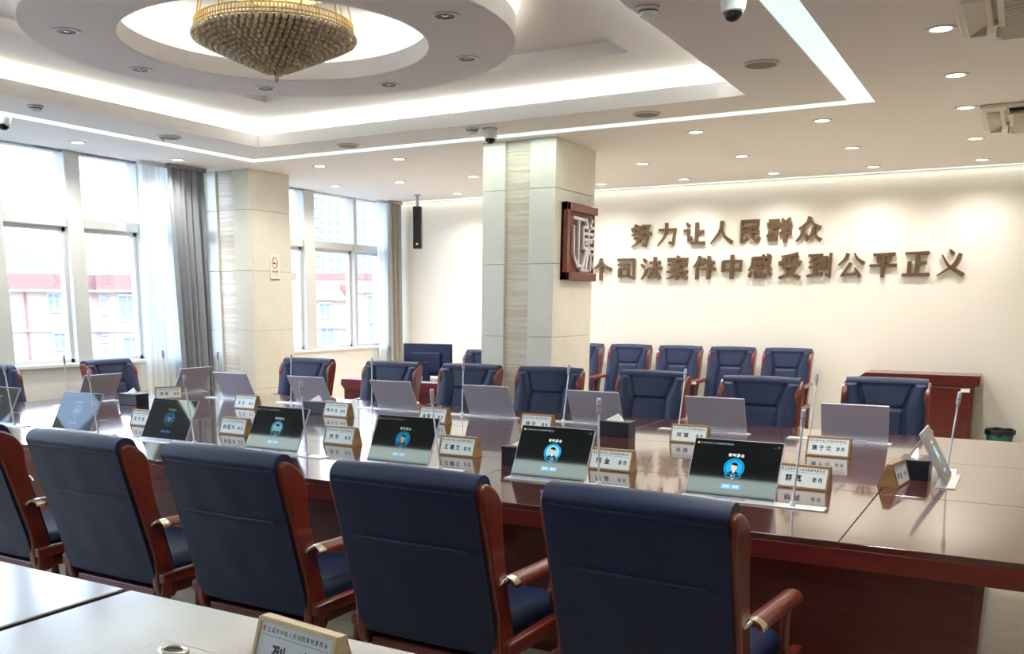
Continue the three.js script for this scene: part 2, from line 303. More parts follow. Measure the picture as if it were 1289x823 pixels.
  for (const [px, w, top, label] of [[386, 18, 190, 'pale grey apartment tower half hidden by the stone pillar'], [416, 36, 214, 'tall grey-blue apartment tower with balconies behind tiled house'], [452, 22, 236, 'slender pale tower standing beside the tallest tower'], [476, 20, 246, 'pale tower veiled by the sheer curtain']]) {
    const [x, z, t] = away(px, D2 + (px - 416));
    const g = thing('apartment_tower', label, 'tower', [x, 0, z], t, 'far apartment towers');
    const Y = (py) => 1.5 + (388 - py) * k2, hw = w * k2 / 2;
    part('wall', merge([bx(-hw, hw, -12, Y(top), -12, 0), bx(-hw * 0.4, hw * 0.4, Y(top), Y(top) + 4, -9, -2)]), tower, g);
    for (const cx of [-0.62, -0.1, 0.42]) { const fl = []; for (let y = -6; y < Y(top) - 3; y += 3.1) fl.push(bx(hw * cx, hw * (cx + 0.3), y, y + 1.7, -0.2, 0.12)); part('window_column', merge(fl), glassD, g); }
    const bl = []; for (let y = -7; y < Y(top) - 3; y += 3.1) bl.push(bx(-hw, -hw * 0.65, y, y + 1, 0, 1.1)); part('balconies', merge(bl), paleW, g);
  }
  const pos = [], idx = [], N = 80;                                     // the ridge of hills
  for (let i = 0; i <= N; i++) for (let j = 0; j <= 6; j++) {
    const a = -1.75 + 1.5 * i / N, r = 1500 + 160 * j, h = (j / 6) * (140 + 26 * Math.sin(i * 0.23) + 12 * Math.sin(i * 0.61 + 1)) + 6 * Math.sin(i * 1.7 + j * 2.1) - 12 * (j === 0);
    pos.push(r * Math.sin(a), h, -r * Math.cos(a));
    if (i < N && j < 6) { const o = i * 7 + j; idx.push(o, o + 1, o + 7, o + 1, o + 8, o + 7); }
  }
  const hg = new THREE.BufferGeometry(); hg.setAttribute('position', new THREE.Float32BufferAttribute(pos, 3)); hg.setIndex(idx); hg.computeVertexNormals();
  struct('hills', hg, hillM);
}

// ---------------------------------------------------------------- curtains
function curtain(x, z0, z1, y0, y1, folds, amp, flare, ph = 0) {        // pleated cloth hanging in the plane of the window wall
  const nu = folds * 14, nv = 20, pos = [], uv = [], idx = [];
  for (let j = 0; j <= nv; j++) for (let i = 0; i <= nu; i++) {
    const u = i / nu, v = j / nv, w = u * folds * Math.PI * 2 + ph, s = 1 + 0.25 * Math.sin(v * 3 + u * 9);
    const a = amp * (0.55 + 0.45 * v) * s;
    const z = z0 + (z1 - z0) * (u + flare * v * (1 - u)) + 0.012 * Math.cos(w * 0.5 + v * 2);
    pos.push(x + a * Math.sin(w) + 0.25 * a * Math.sin(2.3 * w + 1 + v), y1 - (y1 - y0) * v, z); uv.push(u * Math.abs(z1 - z0) * 1.6, v * (y1 - y0));
    if (i < nu && j < nv) { const o = j * (nu + 1) + i; idx.push(o, o + nu + 1, o + 1, o + 1, o + nu + 1, o + nu + 2); }
  }
  const g = new THREE.BufferGeometry(); g.setAttribute('position', new THREE.Float32BufferAttribute(pos, 3)); g.setAttribute('uv', new THREE.Float32BufferAttribute(uv, 2)); g.setIndex(idx); g.computeVertexNormals(); return g;
}
{
  let t = thing('sheer_curtain', 'white sheer curtain bunched beside the dark grey drape', 'curtain', [0, 0, 0]);
  part('cloth', curtain(WX + 0.1, -6.72, -7.16, 0.03, H - 0.01, 6, 0.025, -0.15), M.sheer, t); part('heading', bx(WX + 0.08, WX + 0.12, H - 0.035, H - 0.003, -7.17, -6.72), M.sheer, t);
  t = thing('drape', 'dark grey pleated drape beside the stone pillar with no-smoking sign', 'curtain');
  part('cloth', curtain(WX + 0.2, -7.0, -7.5, 0.02, H - 0.005, 6, 0.045, 0.12), M.drape, t); part('heading', bx(WX + 0.17, WX + 0.23, H - 0.04, H - 0.003, -7.5, -7.0), M.drape, t);
  t = thing('sheer_curtain', 'white sheer curtain tied at the narrow window', 'curtain');
  part('cloth', curtain(WX + 0.1, -10.72, -10.96, 0.03, H - 0.01, 4, 0.02, 0), M.sheer, t); part('heading', bx(WX + 0.08, WX + 0.12, H - 0.035, H - 0.003, -10.96, -10.72), M.sheer, t);
  t = thing('drape', 'light grey drape in the corner beside the lettered wall', 'curtain');
  part('cloth', curtain(WX + 0.2, -10.86, -11.14, 0.02, H - 0.005, 5, 0.035, 0), M.drapePale, t); part('heading', bx(WX + 0.17, WX + 0.23, H - 0.04, H - 0.003, -11.14, -10.86), M.drapePale, t);
}

// ---------------------------------------------------------------- writing: strokes on a 100 x 100 square, y down; h, v, p, n, d, k are kinds of stroke
const GLYPH = {
  努: 'k26,6 14,32 40,48|p42,12 33,36 8,50|h6,24 48,20|k54,12 84,12 74,34 52,50|n56,18 70,36 94,48|k20,62 78,62 72,94 58,90|p46,50 40,76 10,98',
  力: 'k14,32 84,32 78,90 60,84|p46,5 44,50 10,96',
  让: 'd18,8 28,20|k8,38 28,38 28,78 42,66|v62,8 62,88|h62,44 90,44|h40,90 96,90',
  人: 'p50,6 44,45 8,94|n50,32 64,66 96,92',
  民: 'k16,10 82,10 82,34|h18,34 82,34|k18,10 18,90 42,78|h18,54 88,54|k50,34 60,70 78,90 92,76',
  群: 'k10,12 44,12 44,36|h4,24 52,24|h10,37 46,37|p28,12 22,46 4,72|k16,56 42,56 42,88|v16,56 16,90|h16,84 42,84|d62,6 68,20|d90,4 80,20|h56,27 97,27|h58,45 95,45|h54,63 98,63|v76,26 76,97',
  众: 'p50,4 42,26 12,46|n50,14 66,32 92,46|p30,44 24,70 4,95|n30,62 40,74 47,85|p68,44 62,70 42,95|n68,58 80,80 97,93',
  个: 'p50,5 40,30 6,54|n50,18 70,38 96,52|v50,40 50,97',
  司: 'k12,12 86,12 86,90 70,84|h14,33 66,33|k22,50 60,50 60,82|v22,50 22,86|h22,80 60,80',
  法: 'd14,10 26,22|d6,34 20,46|p30,56 22,76 8,94|h44,26 90,26|v66,5 66,50|h36,51 97,51|k60,53 42,88 86,82|d74,66 90,94',
  案: 'd48,1 54,9|k12,24 12,14 90,14 84,26|k46,18 32,42 70,56|p68,28 54,46 18,57|h10,37 92,37|h6,67 95,67|v50,56 50,98|p46,68 34,84 8,95|n54,68 68,84 94,95',
  件: 'p30,5 22,28 4,50|v21,32 21,97|p50,14 46,28 36,44|h46,31 92,31|h36,57 98,57|v69,6 69,98',
  中: 'k14,28 86,28 86,68|v14,28 14,68|h14,62 86,62|v50,4 50,98',
  感: 'h18,16 92,16|p20,16 18,42 4,66|h28,29 54,29|k28,40 54,40 54,56|v28,40 28,58|h28,54 54,54|k60,5 66,36 78,58 94,60|p86,28 74,46 58,58|d76,3 86,11|d16,70 8,92|k30,70 34,92 68,92 72,80|d46,66 56,78|d80,68 94,86',
  受: 'p78,4 50,10 16,12|d22,19 28,31|d46,17 52,29|d80,15 70,31|k12,48 12,37 90,37 84,50|k24,56 74,56 58,78 12,97|n32,60 56,82 92,97',
  到: 'h6,12 58,12|k34,12 14,37 52,34|d42,23 56,40|h10,58 56,58|v33,42 33,86|h4,91 60,82|v69,16 69,68|k89,5 89,93 75,86',
  公: 'p36,8 28,28 4,50|n60,8 74,30 96,46|k48,44 20,89 80,83|d66,64 86,96',
  平: 'h14,14 88,14|d26,24 36,43|d76,22 64,43|h4,55 96,55|v50,14 50,98',
  正: 'h10,12 90,12|v52,12 52,90|h52,48 84,48|v26,44 26,90|h4,91 96,91',
  义: 'd44,3 56,18|p80,18 58,60 8,96|n20,22 46,62 95,94',
  列: 'h6,14 52,14|p28,14 22,36 6,54|k24,32 48,32 36,66 8,94|d20,46 34,58|v68,18 68,66|k88,8 88,92 76,86',
  席: 'd50,2 54,10|h12,16 92,16|p15,16 14,60 4,94|h24,32 94,32|v42,22 42,46|v70,22 70,46|h42,46 70,46|k32,60 84,60 84,84 76,80|v32,60 32,88|v57,50 57,98',
  委: 'p76,4 50,9 20,11|h8,24 92,24|v50,8 50,48|p48,26 34,38 10,48|n52,26 66,38 90,48|k44,50 28,76 74,95|p68,58 54,82 14,97|h6,66 94,66',
  员: 'k26,8 74,8 74,28|v26,8 26,30|h26,28 74,28|k20,40 80,40 80,80|v20,40 20,80|p50,48 46,76 12,97|d58,80 90,96',
  玉: 'h14,14 86,14|h20,48 80,48|h6,88 94,88|v50,14 50,88|d64,60 78,74',
  溪: 'd12,10 24,22|d6,36 18,46|p28,58 20,76 8,94|p86,6 64,12 42,14|d46,20 52,30|d84,18 76,30|k66,26 52,42 80,42|k62,42 46,58 84,56|h34,70 96,70|p64,60 56,82 34,97|n66,72 76,84 96,96',
  市: 'd50,2 52,12|h8,20 92,20|k22,38 78,38 78,82 68,78|v22,38 22,82|v50,20 50,98',
  级: 'k28,4 10,32 32,34|k32,34 8,62 34,56|h6,90 36,80|k42,12 68,12 60,40 86,40|p86,40 74,72 40,97|p52,14 48,60 34,95|n52,50 70,78 95,95',
  院: 'k10,8 34,8 20,34 34,56|v10,8 10,97|d64,4 68,12|k42,26 42,16 94,16 90,26|h50,36 86,36|h42,54 94,54|p58,54 54,78 38,97|k74,54 74,90 94,90 94,78',
  审: 'd50,2 53,10|k12,24 12,14 88,14 84,24|k22,36 78,36 78,78|v22,36 22,78|h22,56 78,56|h22,77 78,77|v50,26 50,98',
  判: 'd10,12 18,26|d50,10 42,26|h8,38 52,38|h4,58 56,58|p30,6 30,60 14,97|v68,16 68,68|k88,6 88,92 76,86',
  会: 'p50,4 38,26 8,46|n50,10 66,30 94,44|h30,44 70,44|h12,60 88,60|k46,60 24,90 76,86|d66,74 84,96',
  王: 'h14,14 86,14|h20,50 80,50|h6,88 94,88|v50,14 50,88',
  建: 'k8,16 30,16 16,44 32,44|p32,44 24,72 6,92|n10,60 36,86 96,94|h42,16 86,16|h36,30 96,30|h42,44 86,44|v86,16 86,44|h42,58 90,58|h38,72 94,72|v64,6 64,86',
  文: 'd46,4 54,16|h6,26 94,26|p70,28 54,66 10,96|n28,30 50,66 94,96',
  金: 'p50,4 36,26 6,46|n50,10 66,30 96,46|h30,44 70,44|h16,62 84,62|v50,44 50,90|d26,70 34,84|d74,68 64,84|h6,92 94,92',
  何: 'p28,5 20,28 4,50|v20,32 20,97|h36,16 96,16|k46,36 68,36 68,66|v46,36 46,68|h46,64 68,64|k84,16 84,92 72,86',
  斌: 'd24,4 30,14|h4,24 48,24|p38,26 28,60 4,92|n12,30 28,60 48,84|h56,20 84,20|h52,36 96,36|v68,46 68,80|h68,58 82,58|v56,54 56,84|h52,88 80,80|k80,6 84,56 96,90|d88,8 94,16',
  郭: 'd26,2 30,10|h6,18 54,18|k16,30 44,30 44,46|v16,30 16,46|h16,46 44,46|k14,56 44,56 30,68|k32,66 32,94 22,90|h4,78 56,74|v68,10 68,98|k68,12 92,12 80,38 92,66|p92,66 88,74 78,72',
  真: 'h10,14 90,14|v50,4 50,24|k24,26 76,26 76,74|v24,26 24,74|h24,42 76,42|h24,58 76,58|h4,78 96,78|d34,84 16,97|d64,84 86,97',
  子: 'k18,12 78,12 50,36|k50,36 50,92 36,86|h4,48 96,48',
  云: 'h18,14 82,14|h4,42 96,42|k44,42 20,86 80,80|d64,62 88,94',
  陈: 'k10,8 34,8 20,34 34,56|v10,8 10,97|h42,18 94,18|k62,6 46,42 92,42|v70,30 70,90|p54,56 48,72 38,84|d82,58 94,80',
  杨: 'h4,28 46,28|v26,6 26,97|p26,30 20,56 4,74|d32,42 44,56|k54,12 86,12 58,38|k58,38 94,38 86,94 74,88|p66,40 60,60 48,74|p80,40 70,70 50,92',
  东: 'h8,18 92,18|k48,4 26,46 88,46|v56,28 56,92|d34,60 18,82|d74,60 90,82',
  禁: 'h6,16 44,16|v26,4 26,44|p26,18 18,32 6,42|d28,20 42,34|h54,16 94,16|v74,4 74,44|p74,18 64,34 52,42|d76,20 94,40|h26,52 74,52|h8,66 92,66|k50,66 50,96 40,92|d30,76 16,92|d68,76 86,92',
  止: 'v52,8 52,88|h52,44 84,44|v24,38 24,88|h6,90 94,90',
  吸: 'k8,22 34,22 34,68|v8,22 8,72|h8,66 34,66|k42,14 72,14 64,44 88,44|p88,44 74,74 42,97|p54,16 52,60 38,94|n54,50 70,76 97,96',
  烟: 'd10,30 16,48|d44,28 36,46|p26,8 26,52 6,94|d28,60 42,80|k54,12 94,12 94,94|v54,12 54,94|h54,90 94,90|h62,36 86,36|p74,22 72,54 60,78|d76,54 86,72',
  施: 'd18,4 26,14|h4,24 48,24|k24,26 46,44 38,92 30,88|p26,26 20,64 4,94|p60,4 56,20 46,34|h58,18 96,18|k54,40 90,36 88,66 80,64|v70,26 70,76|k56,36 56,90 94,90 94,78',
  国: 'k12,8 88,8 88,96|v12,8 12,96|h12,92 88,92|h28,26 72,26|h32,48 68,48|h24,74 76,74|v50,26 50,74|d62,56 70,66',
};
const strokesOf = (ch) => (GLYPH[ch] ?? '').split('|').filter(Boolean).map((s) => ({ kind: s[0], pts: s.slice(1).split(' ').map((q) => q.split(',').map(Number)) }));
const WIDTHS = { h: [9.5, 11, 13.5], v: [14, 13.5, 14], p: [14, 12, 4], n: [5, 11, 15.5], d: [6, 13, 14], k: [11, 12, 11] };
function strokeOutline({ kind, pts }) {                                 // the outline of one brush stroke with its swelling and taper
  const c = new THREE.CatmullRomCurve3(pts.map(([x, y]) => new THREE.Vector3(x, y, 0)), false, 'catmullrom', kind === 'k' ? 0.02 : 0.5);
  const corner = kind === 'k', samples = [];
  if (corner) { for (const [x, y] of pts) samples.push([x, y]); } else for (let i = 0; i <= 8; i++) { const q = c.getPoint(i / 8); samples.push([q.x, q.y]); }
  const W = WIDTHS[kind], n = samples.length, L = [], R = [];
  for (let i = 0; i < n; i++) {
    const t = i / (n - 1), w = (t < 0.5 ? W[0] + (W[1] - W[0]) * t * 2 : W[1] + (W[2] - W[1]) * (t - 0.5) * 2) / 2;
    const a = samples[Math.max(0, i - 1)], b = samples[i], d = samples[Math.min(n - 1, i + 1)];
    let d1 = [b[0] - a[0], b[1] - a[1]], d2 = [d[0] - b[0], d[1] - b[1]]; const l1 = Math.hypot(...d1) || 1, l2 = Math.hypot(...d2) || 1;
    d1 = d1.map((v) => v / l1); d2 = d2.map((v) => v / l2); if (i === 0) d1 = d2; if (i === n - 1) d2 = d1;
    let tx = d1[0] + d2[0], ty = d1[1] + d2[1]; const l = Math.hypot(tx, ty) || 1; tx /= l; ty /= l;
    const miter = Math.min(1.6, 1 / Math.max(0.4, tx * d1[0] + ty * d1[1])), e = i === 0 ? -2 : i === n - 1 ? 2 : 0;
    L.push([b[0] - ty * w * miter + tx * e, b[1] + tx * w * miter + ty * e]); R.push([b[0] + ty * w * miter + tx * e, b[1] - tx * w * miter + ty * e]);
  }
  return [...L, ...R.reverse()];
}
function glyph3d(ch, size, depth) { return merge(strokesOf(ch).map((s, i) => extrude(strokeOutline(s).map(([x, y]) => [(x - 50) / 100 * size, (50 - y) / 100 * size]), depth + i * 0.0005))); }
function drawText(c, text, x, y, size, gap, colour, bold = 1) {         // the same strokes as flat print
  c.fillStyle = colour; c.strokeStyle = colour; c.lineWidth = Math.max(0.1, size * 0.02 * bold); let px = x;
  for (const ch of text) {
    for (const s of strokesOf(ch)) { const o = strokeOutline(s); c.beginPath(); o.forEach(([a, b], i) => c[i ? 'lineTo' : 'moveTo'](px + a / 100 * size, y + b / 100 * size)); c.closePath(); c.fill(); if (bold > 1) c.stroke(); }
    px += size + gap;
  }
  return px;
}
function canvasTexture(w, h, draw) { const c = document.createElement('canvas'); c.width = w; c.height = h; draw(c.getContext('2d'), w, h); const t = new THREE.CanvasTexture(c); t.colorSpace = THREE.SRGBColorSpace; t.magFilter = THREE.LinearFilter; return t; }

{ // raised metal characters on the wall
  const lines = [['努力让人民群众', -4.064, 0.3185, 2.336], ['个司法案件中感受到公平正义', -4.56, 0.3185, 1.951]];
  lines.forEach(([text, x0, pitch, y], li) => [...text].forEach((ch, i) => {
    const ord = ['first', 'second', 'third', 'fourth', 'fifth', 'sixth', 'seventh', 'eighth', 'ninth', 'tenth', 'eleventh', 'twelfth', 'thirteenth'];
    const n = li ? [...text].length - i : i + 1;
    const m = part(numbered('wall_character'), glyph3d(ch, 0.275, 0.025), M.bronze, scene);
    m.position.set(x0 + pitch * i, y, WZ + 0.012);
    m.userData = { label: li ? `bronze Chinese character, lower line on the wall, ${ord[n - 1]} from line's end` : `bronze Chinese character, upper line on the wall, ${ord[n - 1]} of the line`, category: 'wall lettering', group: 'raised characters on the cream wall' };
  }));
}

// ---------------------------------------------------------------- leather armchair (faces -z, stands on its origin)
function makeChair(label) {
  const t = thing('leather_armchair', label, 'armchair');
  const rear = [[0.36, 0.245], [0.42, 0.26], [0.5, 0.278], [0.65, 0.322], [0.8, 0.366], [0.9, 0.394], [0.965, 0.412], [1.0, 0.418]];
  const lerpC = (c, h) => { for (let i = 1; i < c.length; i++) if (h <= c[i][0]) { const [a, b] = [c[i - 1], c[i]], u = (h - a[0]) / (b[0] - a[0]); return a[1] + (b[1] - a[1]) * u; } return c[c.length - 1][1]; };
  const zr = (h) => lerpC(rear, h);
  // leather back: one closed loop of profile points for every place across the width
  const NU = 64, NV = 120, hw = 0.27, h0 = 0.4, h1 = 0.965;
  const sweep = (u, s) => {                                             // s 0..0.4 up the rear, 0.4..0.56 over the roll, 0.56..1 down the front
    const a = u / hw, crown = 0.012 * (1 - a * a);
    if (s < 0.4) { const h = h0 + (h1 - h0) * s / 0.4, seam = 0.004 * Math.exp(-(((h - 0.762) / 0.006) ** 2)) * (Math.abs(a) < 0.9 ? 1 : 0); return [zr(h) + 0.008 + crown * 0.6 + seam - 0.005 * Math.exp(-(((h - 0.95) / 0.006) ** 2)) + 0.0022 * Math.sin(a * 8 + h * 5) * Math.sin(h * 12 + 1) * (1 - a * a), h]; }
    const zt = zr(h1), th = 0.1;
    if (s < 0.56) { const w = (s - 0.4) / 0.16 * Math.PI; return [zt - th / 2 + (th / 2 + crown * 0.6) * Math.cos(w) + 0.008, h1 + (0.042 + crown * 0.5) * Math.sin(w)]; }
    const h = h1 + (0.47 - h1) * (s - 0.56) / 0.44, k = (h - 0.47) / (h1 - 0.47);
    let z = zr(h) - 0.1 - 0.006 * Math.sin(k * Math.PI) + 0.012 * (1 - a * a);
    const split = h > 0.8 ? 0.13 + (h - 0.8) / 0.16 * 0.05 : 0.13 + (0.8 - h) * 0.04, e = (Math.abs(u) - split) / 0.011;
    const groove = 0.013 * Math.exp(-e * e) + (Math.abs(u) < split ? 0.013 * Math.exp(-(((h - 0.8) / 0.011) ** 2)) : 0);
    const pad = Math.abs(u) > split ? -0.022 * Math.sin(Math.min(1, (Math.abs(u) - split) / (hw - split)) * Math.PI) : -0.008 * Math.cos(u / split * Math.PI / 2);
    return [z + groove + pad, h];
  };
  const pos = [], idx = [], uv = [];
  for (let j = 0; j <= NV; j++) for (let i = 0; i <= NU; i++) { const u = -hw + 2 * hw * i / NU, [z, h] = sweep(u, j / NV); pos.push(u, h, z); uv.push(u, j / NV * 1.3); if (i < NU && j < NV) { const o = j * (NU + 1) + i; idx.push(o, o + 1, o + NU + 1, o + 1, o + NU + 2, o + NU + 1); } }
  const g = new THREE.BufferGeometry(); g.setAttribute('position', new THREE.Float32BufferAttribute(pos, 3)); g.setAttribute('uv', new THREE.Float32BufferAttribute(uv, 2)); g.setIndex(idx); g.computeVertexNormals();
  const bins = { back_panel: [], head_roll: [], headrest: [], back_cushion: [], side_bolster: [], side_bolster_2: [] };
  for (let f = 0; f < idx.length; f += 3) {
    const j = Math.floor((f / 6) / NU), i = Math.floor(f / 6) % NU, s = (j + 0.5) / NV, u = -hw + 2 * hw * (i + 0.5) / NU, h = sweep(u, s)[1], split = h > 0.8 ? 0.13 + (h - 0.8) / 0.16 * 0.05 : 0.13 + (0.8 - h) * 0.04;
    const k = s < 0.385 ? 'back_panel' : s < 0.56 ? 'head_roll' : Math.abs(u) > split ? (u < 0 ? 'side_bolster' : 'side_bolster_2') : h > 0.8 ? 'headrest' : 'back_cushion';
    bins[k].push(idx[f], idx[f + 1], idx[f + 2]);
  }
  for (const e of [-1, 1]) {                                            // the leather folded in at either end
    const prof = []; for (let j = 0; j <= NV; j += 2) { const [z, h] = sweep(e * hw, j / NV); prof.push(new THREE.Vector2(z, h)); }
    const q = new THREE.ShapeGeometry(new THREE.Shape(prof)); q.rotateY(-Math.PI / 2); q.translate(e * (hw - 0.0005), 0, 0); part('end_fold', q, M.leather, t);
  }
  for (const [k, list] of Object.entries(bins)) { const q = g.clone(); q.setIndex(list); part(k.replace('_2', ''), q.toNonIndexed(), M.leather, t); }
  part('seam_piping', tube([[-0.215, 0.762, zr(0.762) + 0.0115], [0, 0.762, zr(0.762) + 0.0185], [0.215, 0.762, zr(0.762) + 0.0115]], 0.006, 20, 6), M.leather, t);
  part('seam_piping', tube([[-0.262, 0.95, zr(0.95) + 0.006], [0, 0.952, zr(0.95) + 0.013], [0.262, 0.95, zr(0.95) + 0.006]], 0.004, 20, 6), M.leather, t);
  // seat
  const seat = new RoundedBoxGeometry(0.49, 0.12, 0.52, 5, 0.045), sp = seat.attributes.position;
  for (let i = 0; i < sp.count; i++) { const x = sp.getX(i) / 0.245, z = sp.getZ(i) / 0.26; if (sp.getY(i) > 0) sp.setY(i, sp.getY(i) + 0.022 * (1 - x * x) * (1 - z * z)); }
  seat.computeVertexNormals(); seat.translate(0, 0.425, -0.02);
  part('seat', seat, M.leather, t);
  part('seat_frame', bx(-0.24, 0.24, 0.33, 0.375, -0.25, 0.25, 0.01), M.woodRed, t);
  const wing = (s) => {                                                 // side board that widens to a rolled ear at the top
    const c = new THREE.CatmullRomCurve3([[0.252, 0.36], [0.266, 0.5], [0.306, 0.64], [0.346, 0.78], [0.378, 0.88], [0.394, 0.94], [0.388, 0.968], [0.358, 0.97], [0.31, 0.94], [0.281, 0.895], [0.276, 0.83], [0.264, 0.75], [0.238, 0.63], [0.205, 0.5], [0.176, 0.36]].map(([z, h]) => new THREE.Vector3(z, h, 0)), true, 'catmullrom', 0.5);
    const w = extrude(c.getPoints(60).slice(0, -1).map((p) => [p.x, p.y]), 0.02, 0.009); w.rotateY(-Math.PI / 2); w.translate(s > 0 ? 0.28 : -0.26, 0, 0); return boxUV(w, true);
  };
  for (const s of [-1, 1]) {
    part('side_frame', wing(s), M.woodRed, t);
    const x = s * 0.3, arch = []; for (let i = 0; i <= 12; i++) { const a = Math.PI * i / 12; arch.push([0.03 * Math.cos(a), 0.026 * Math.sin(a)]); }
    const archIn = arch.map(([a, b]) => [a * 0.72, b * 0.7]).reverse();
    const bar = extrude(arch, 0.36, 0.003); bar.rotateX(-0.03); bar.translate(x, 0.632, -0.13);
    const arm = part('armrest', boxUV(bar, true), M.woodRed, t);
    const capShape = [...arch.map(([a, b]) => [a * 1.08, b * 1.1]), ...archIn];
    const cap = extrude(capShape, 0.04, 0.001); cap.translate(x, 0.642, 0.225);
    part('arm_cap', merge([cap, tube([[x, 0.665, 0.255], [x - s * 0.006, 0.66, 0.275], [x - s * 0.018, 0.648, 0.285], [x - s * 0.026, 0.642, 0.272]], 0.007, 14, 8)]), M.chrome, arm, 'bright metal bracket');
    const fcap = extrude(arch.map(([a, b]) => [a * 1.06, b * 1.08]), 0.012, 0.001); fcap.translate(x, 0.629, -0.142);
    part('arm_cap', fcap, M.chrome, arm, 'bright metal end cap');
    part('arm_post', boxUV(tube([[x, 0.435, -0.13], [x, 0.5, -0.085], [x, 0.57, -0.078], [x, 0.635, -0.1]], 0.014, 16, 8)), M.woodRed, t);
    part('side_rail', bx(x - 0.018, x + 0.018, 0.405, 0.45, -0.24, 0.265, 0.01), M.woodRed, t);
    part('leg', boxUV(tube([[x, 0.43, -0.225], [x, 0.25, -0.235], [x, 0.01, -0.25]], 0.021, 8, 8)), M.woodRed, t);
    part('leg', boxUV(tube([[x, 0.43, 0.235], [x * 0.98, 0.25, 0.26], [x * 0.97, 0.01, 0.33]], 0.021, 8, 8)), M.woodRed, t);
    part('cross_bar', bx(Math.min(0.2 * s, x), Math.max(0.2 * s, x), 0.345, 0.37, s > 0 ? -0.2 : 0.14, s > 0 ? -0.16 : 0.18), M.woodRed, t);
  }
  return t;
}
const ORD = ['first', 'second', 'third', 'fourth', 'fifth', 'sixth', 'seventh'];
const chair = makeChair('');
const chairLabel = (s) => s;
{
  [-0.838, -1.612, -2.386, -3.165, -3.945].forEach((x, i) => {
    const label = `black leather armchair on the table's screen side, ${ORD[i]} from the sideways monitor`, a = [-0.07, -0.01, -0.01, -0.01, -0.01][i];
    if (!i) { chair.position.set(x, 0, -2.8); chair.rotation.y = a; chair.userData.label = label; chair.userData.group = 'armchairs on the screen side of the table'; } else copy(chair, label, [x, 0, -2.8], a, 'armchairs on the screen side of the table');
  });
  [[-0.8, -7.08, 0.06], [-1.6, -6.7, 0.03], [-2.49, -6.87, -0.04], [-3.32, -6.84, 0.1], [-4.09, -6.84, 0.06], [-4.89, -6.8, 0.05], [-5.86, -6.8, 0.08]].forEach(([x, z, a], i) => copy(chair, `navy leather armchair facing the backs of the monitors, ${ORD[i]} from the red cabinet`, [x, 0, z], Math.PI + a, 'armchairs on the far side of the table'));
  [[-4.78, 'beside the window, farther from the grey drape'], [-6.0, 'beside the window, next to the grey drape']].forEach(([z, w]) => copy(chair, `black leather armchair at the table end ${w}`, [-6.95, 0, z], -Math.PI / 2 + 0.08, 'armchairs at the window end of the table'));
  [-2.23, -2.838, -3.446, -4.054, -4.662].forEach((x, i) => copy(chair, `navy leather armchair against the lettered wall, ${ORD[i]} from the red cabinet`, [x, 0, -10.58], Math.PI, 'armchairs along the lettered wall').scale.set(0.91, 1.05, 1.03));
  copy(chair, 'navy leather armchair behind the computer desk, half hidden by the pillar', [-4.98, 0, -8.75], Math.PI, undefined, 1.03);
}

// ---------------------------------------------------------------- conference table
const T = 0.76;
{
  const t = thing('conference_table', 'long polished mahogany conference table with panelled top and solid base', 'table');
  const xs = [-6.65, -5.16, -3.59, -2.02, -0.45, 0.27], zs = [-6.16, -5.13, -4.12, -3.175], g = 0.0013;
  for (let i = 0; i < 5; i++) for (let j = 0; j < 3; j++) part('top_panel', bx(xs[i] + g, xs[i + 1] - g, T - 0.022, T, zs[j] + g, zs[j + 1] - g, 0.003), M.top, t);
  part('top_core', bx(-6.645, 0.265, T - 0.03, T - 0.019, -6.155, -3.18), M.wood, t);
  part('apron', merge([bx(-6.65, 0.27, T - 0.085, T - 0.0215, -3.24, -3.1752, 0.002), bx(-6.65, 0.27, T - 0.085, T - 0.0215, -6.1598, -6.09, 0.002), bx(-6.6498, -6.58, T - 0.085, T - 0.0215, -6.1598, -3.1752, 0.002), bx(0.2, 0.2698, T - 0.085, T - 0.0215, -6.1598, -3.1752, 0.002)]), M.wood, t);
  for (let i = 0; i < 5; i++) { const a = i === 0 ? -6.2 : xs[i], b = i === 4 ? -0.06 : xs[i + 1]; part('front_board', bx(a + 0.0004, b - 0.0004, 0.06, T - 0.085, -3.62, -3.595, 0.001), M.wood, t); part('back_board', bx(a + 0.002, b - 0.002, 0.06, T - 0.085, -5.745, -5.72, 0.003), M.wood, t); }
  part('end_board', bx(-0.062, -0.03, 0.0, T - 0.085, -5.745, -3.593, 0.003), M.woodRed, t); part('end_board', bx(-6.2, -6.175, 0.06, T - 0.085, -5.72, -3.62, 0.003), M.woodRed, t);
  part('plinth', bx(-6.17, -0.09, 0, 0.07, -5.7, -3.64), M.wood, t);
}
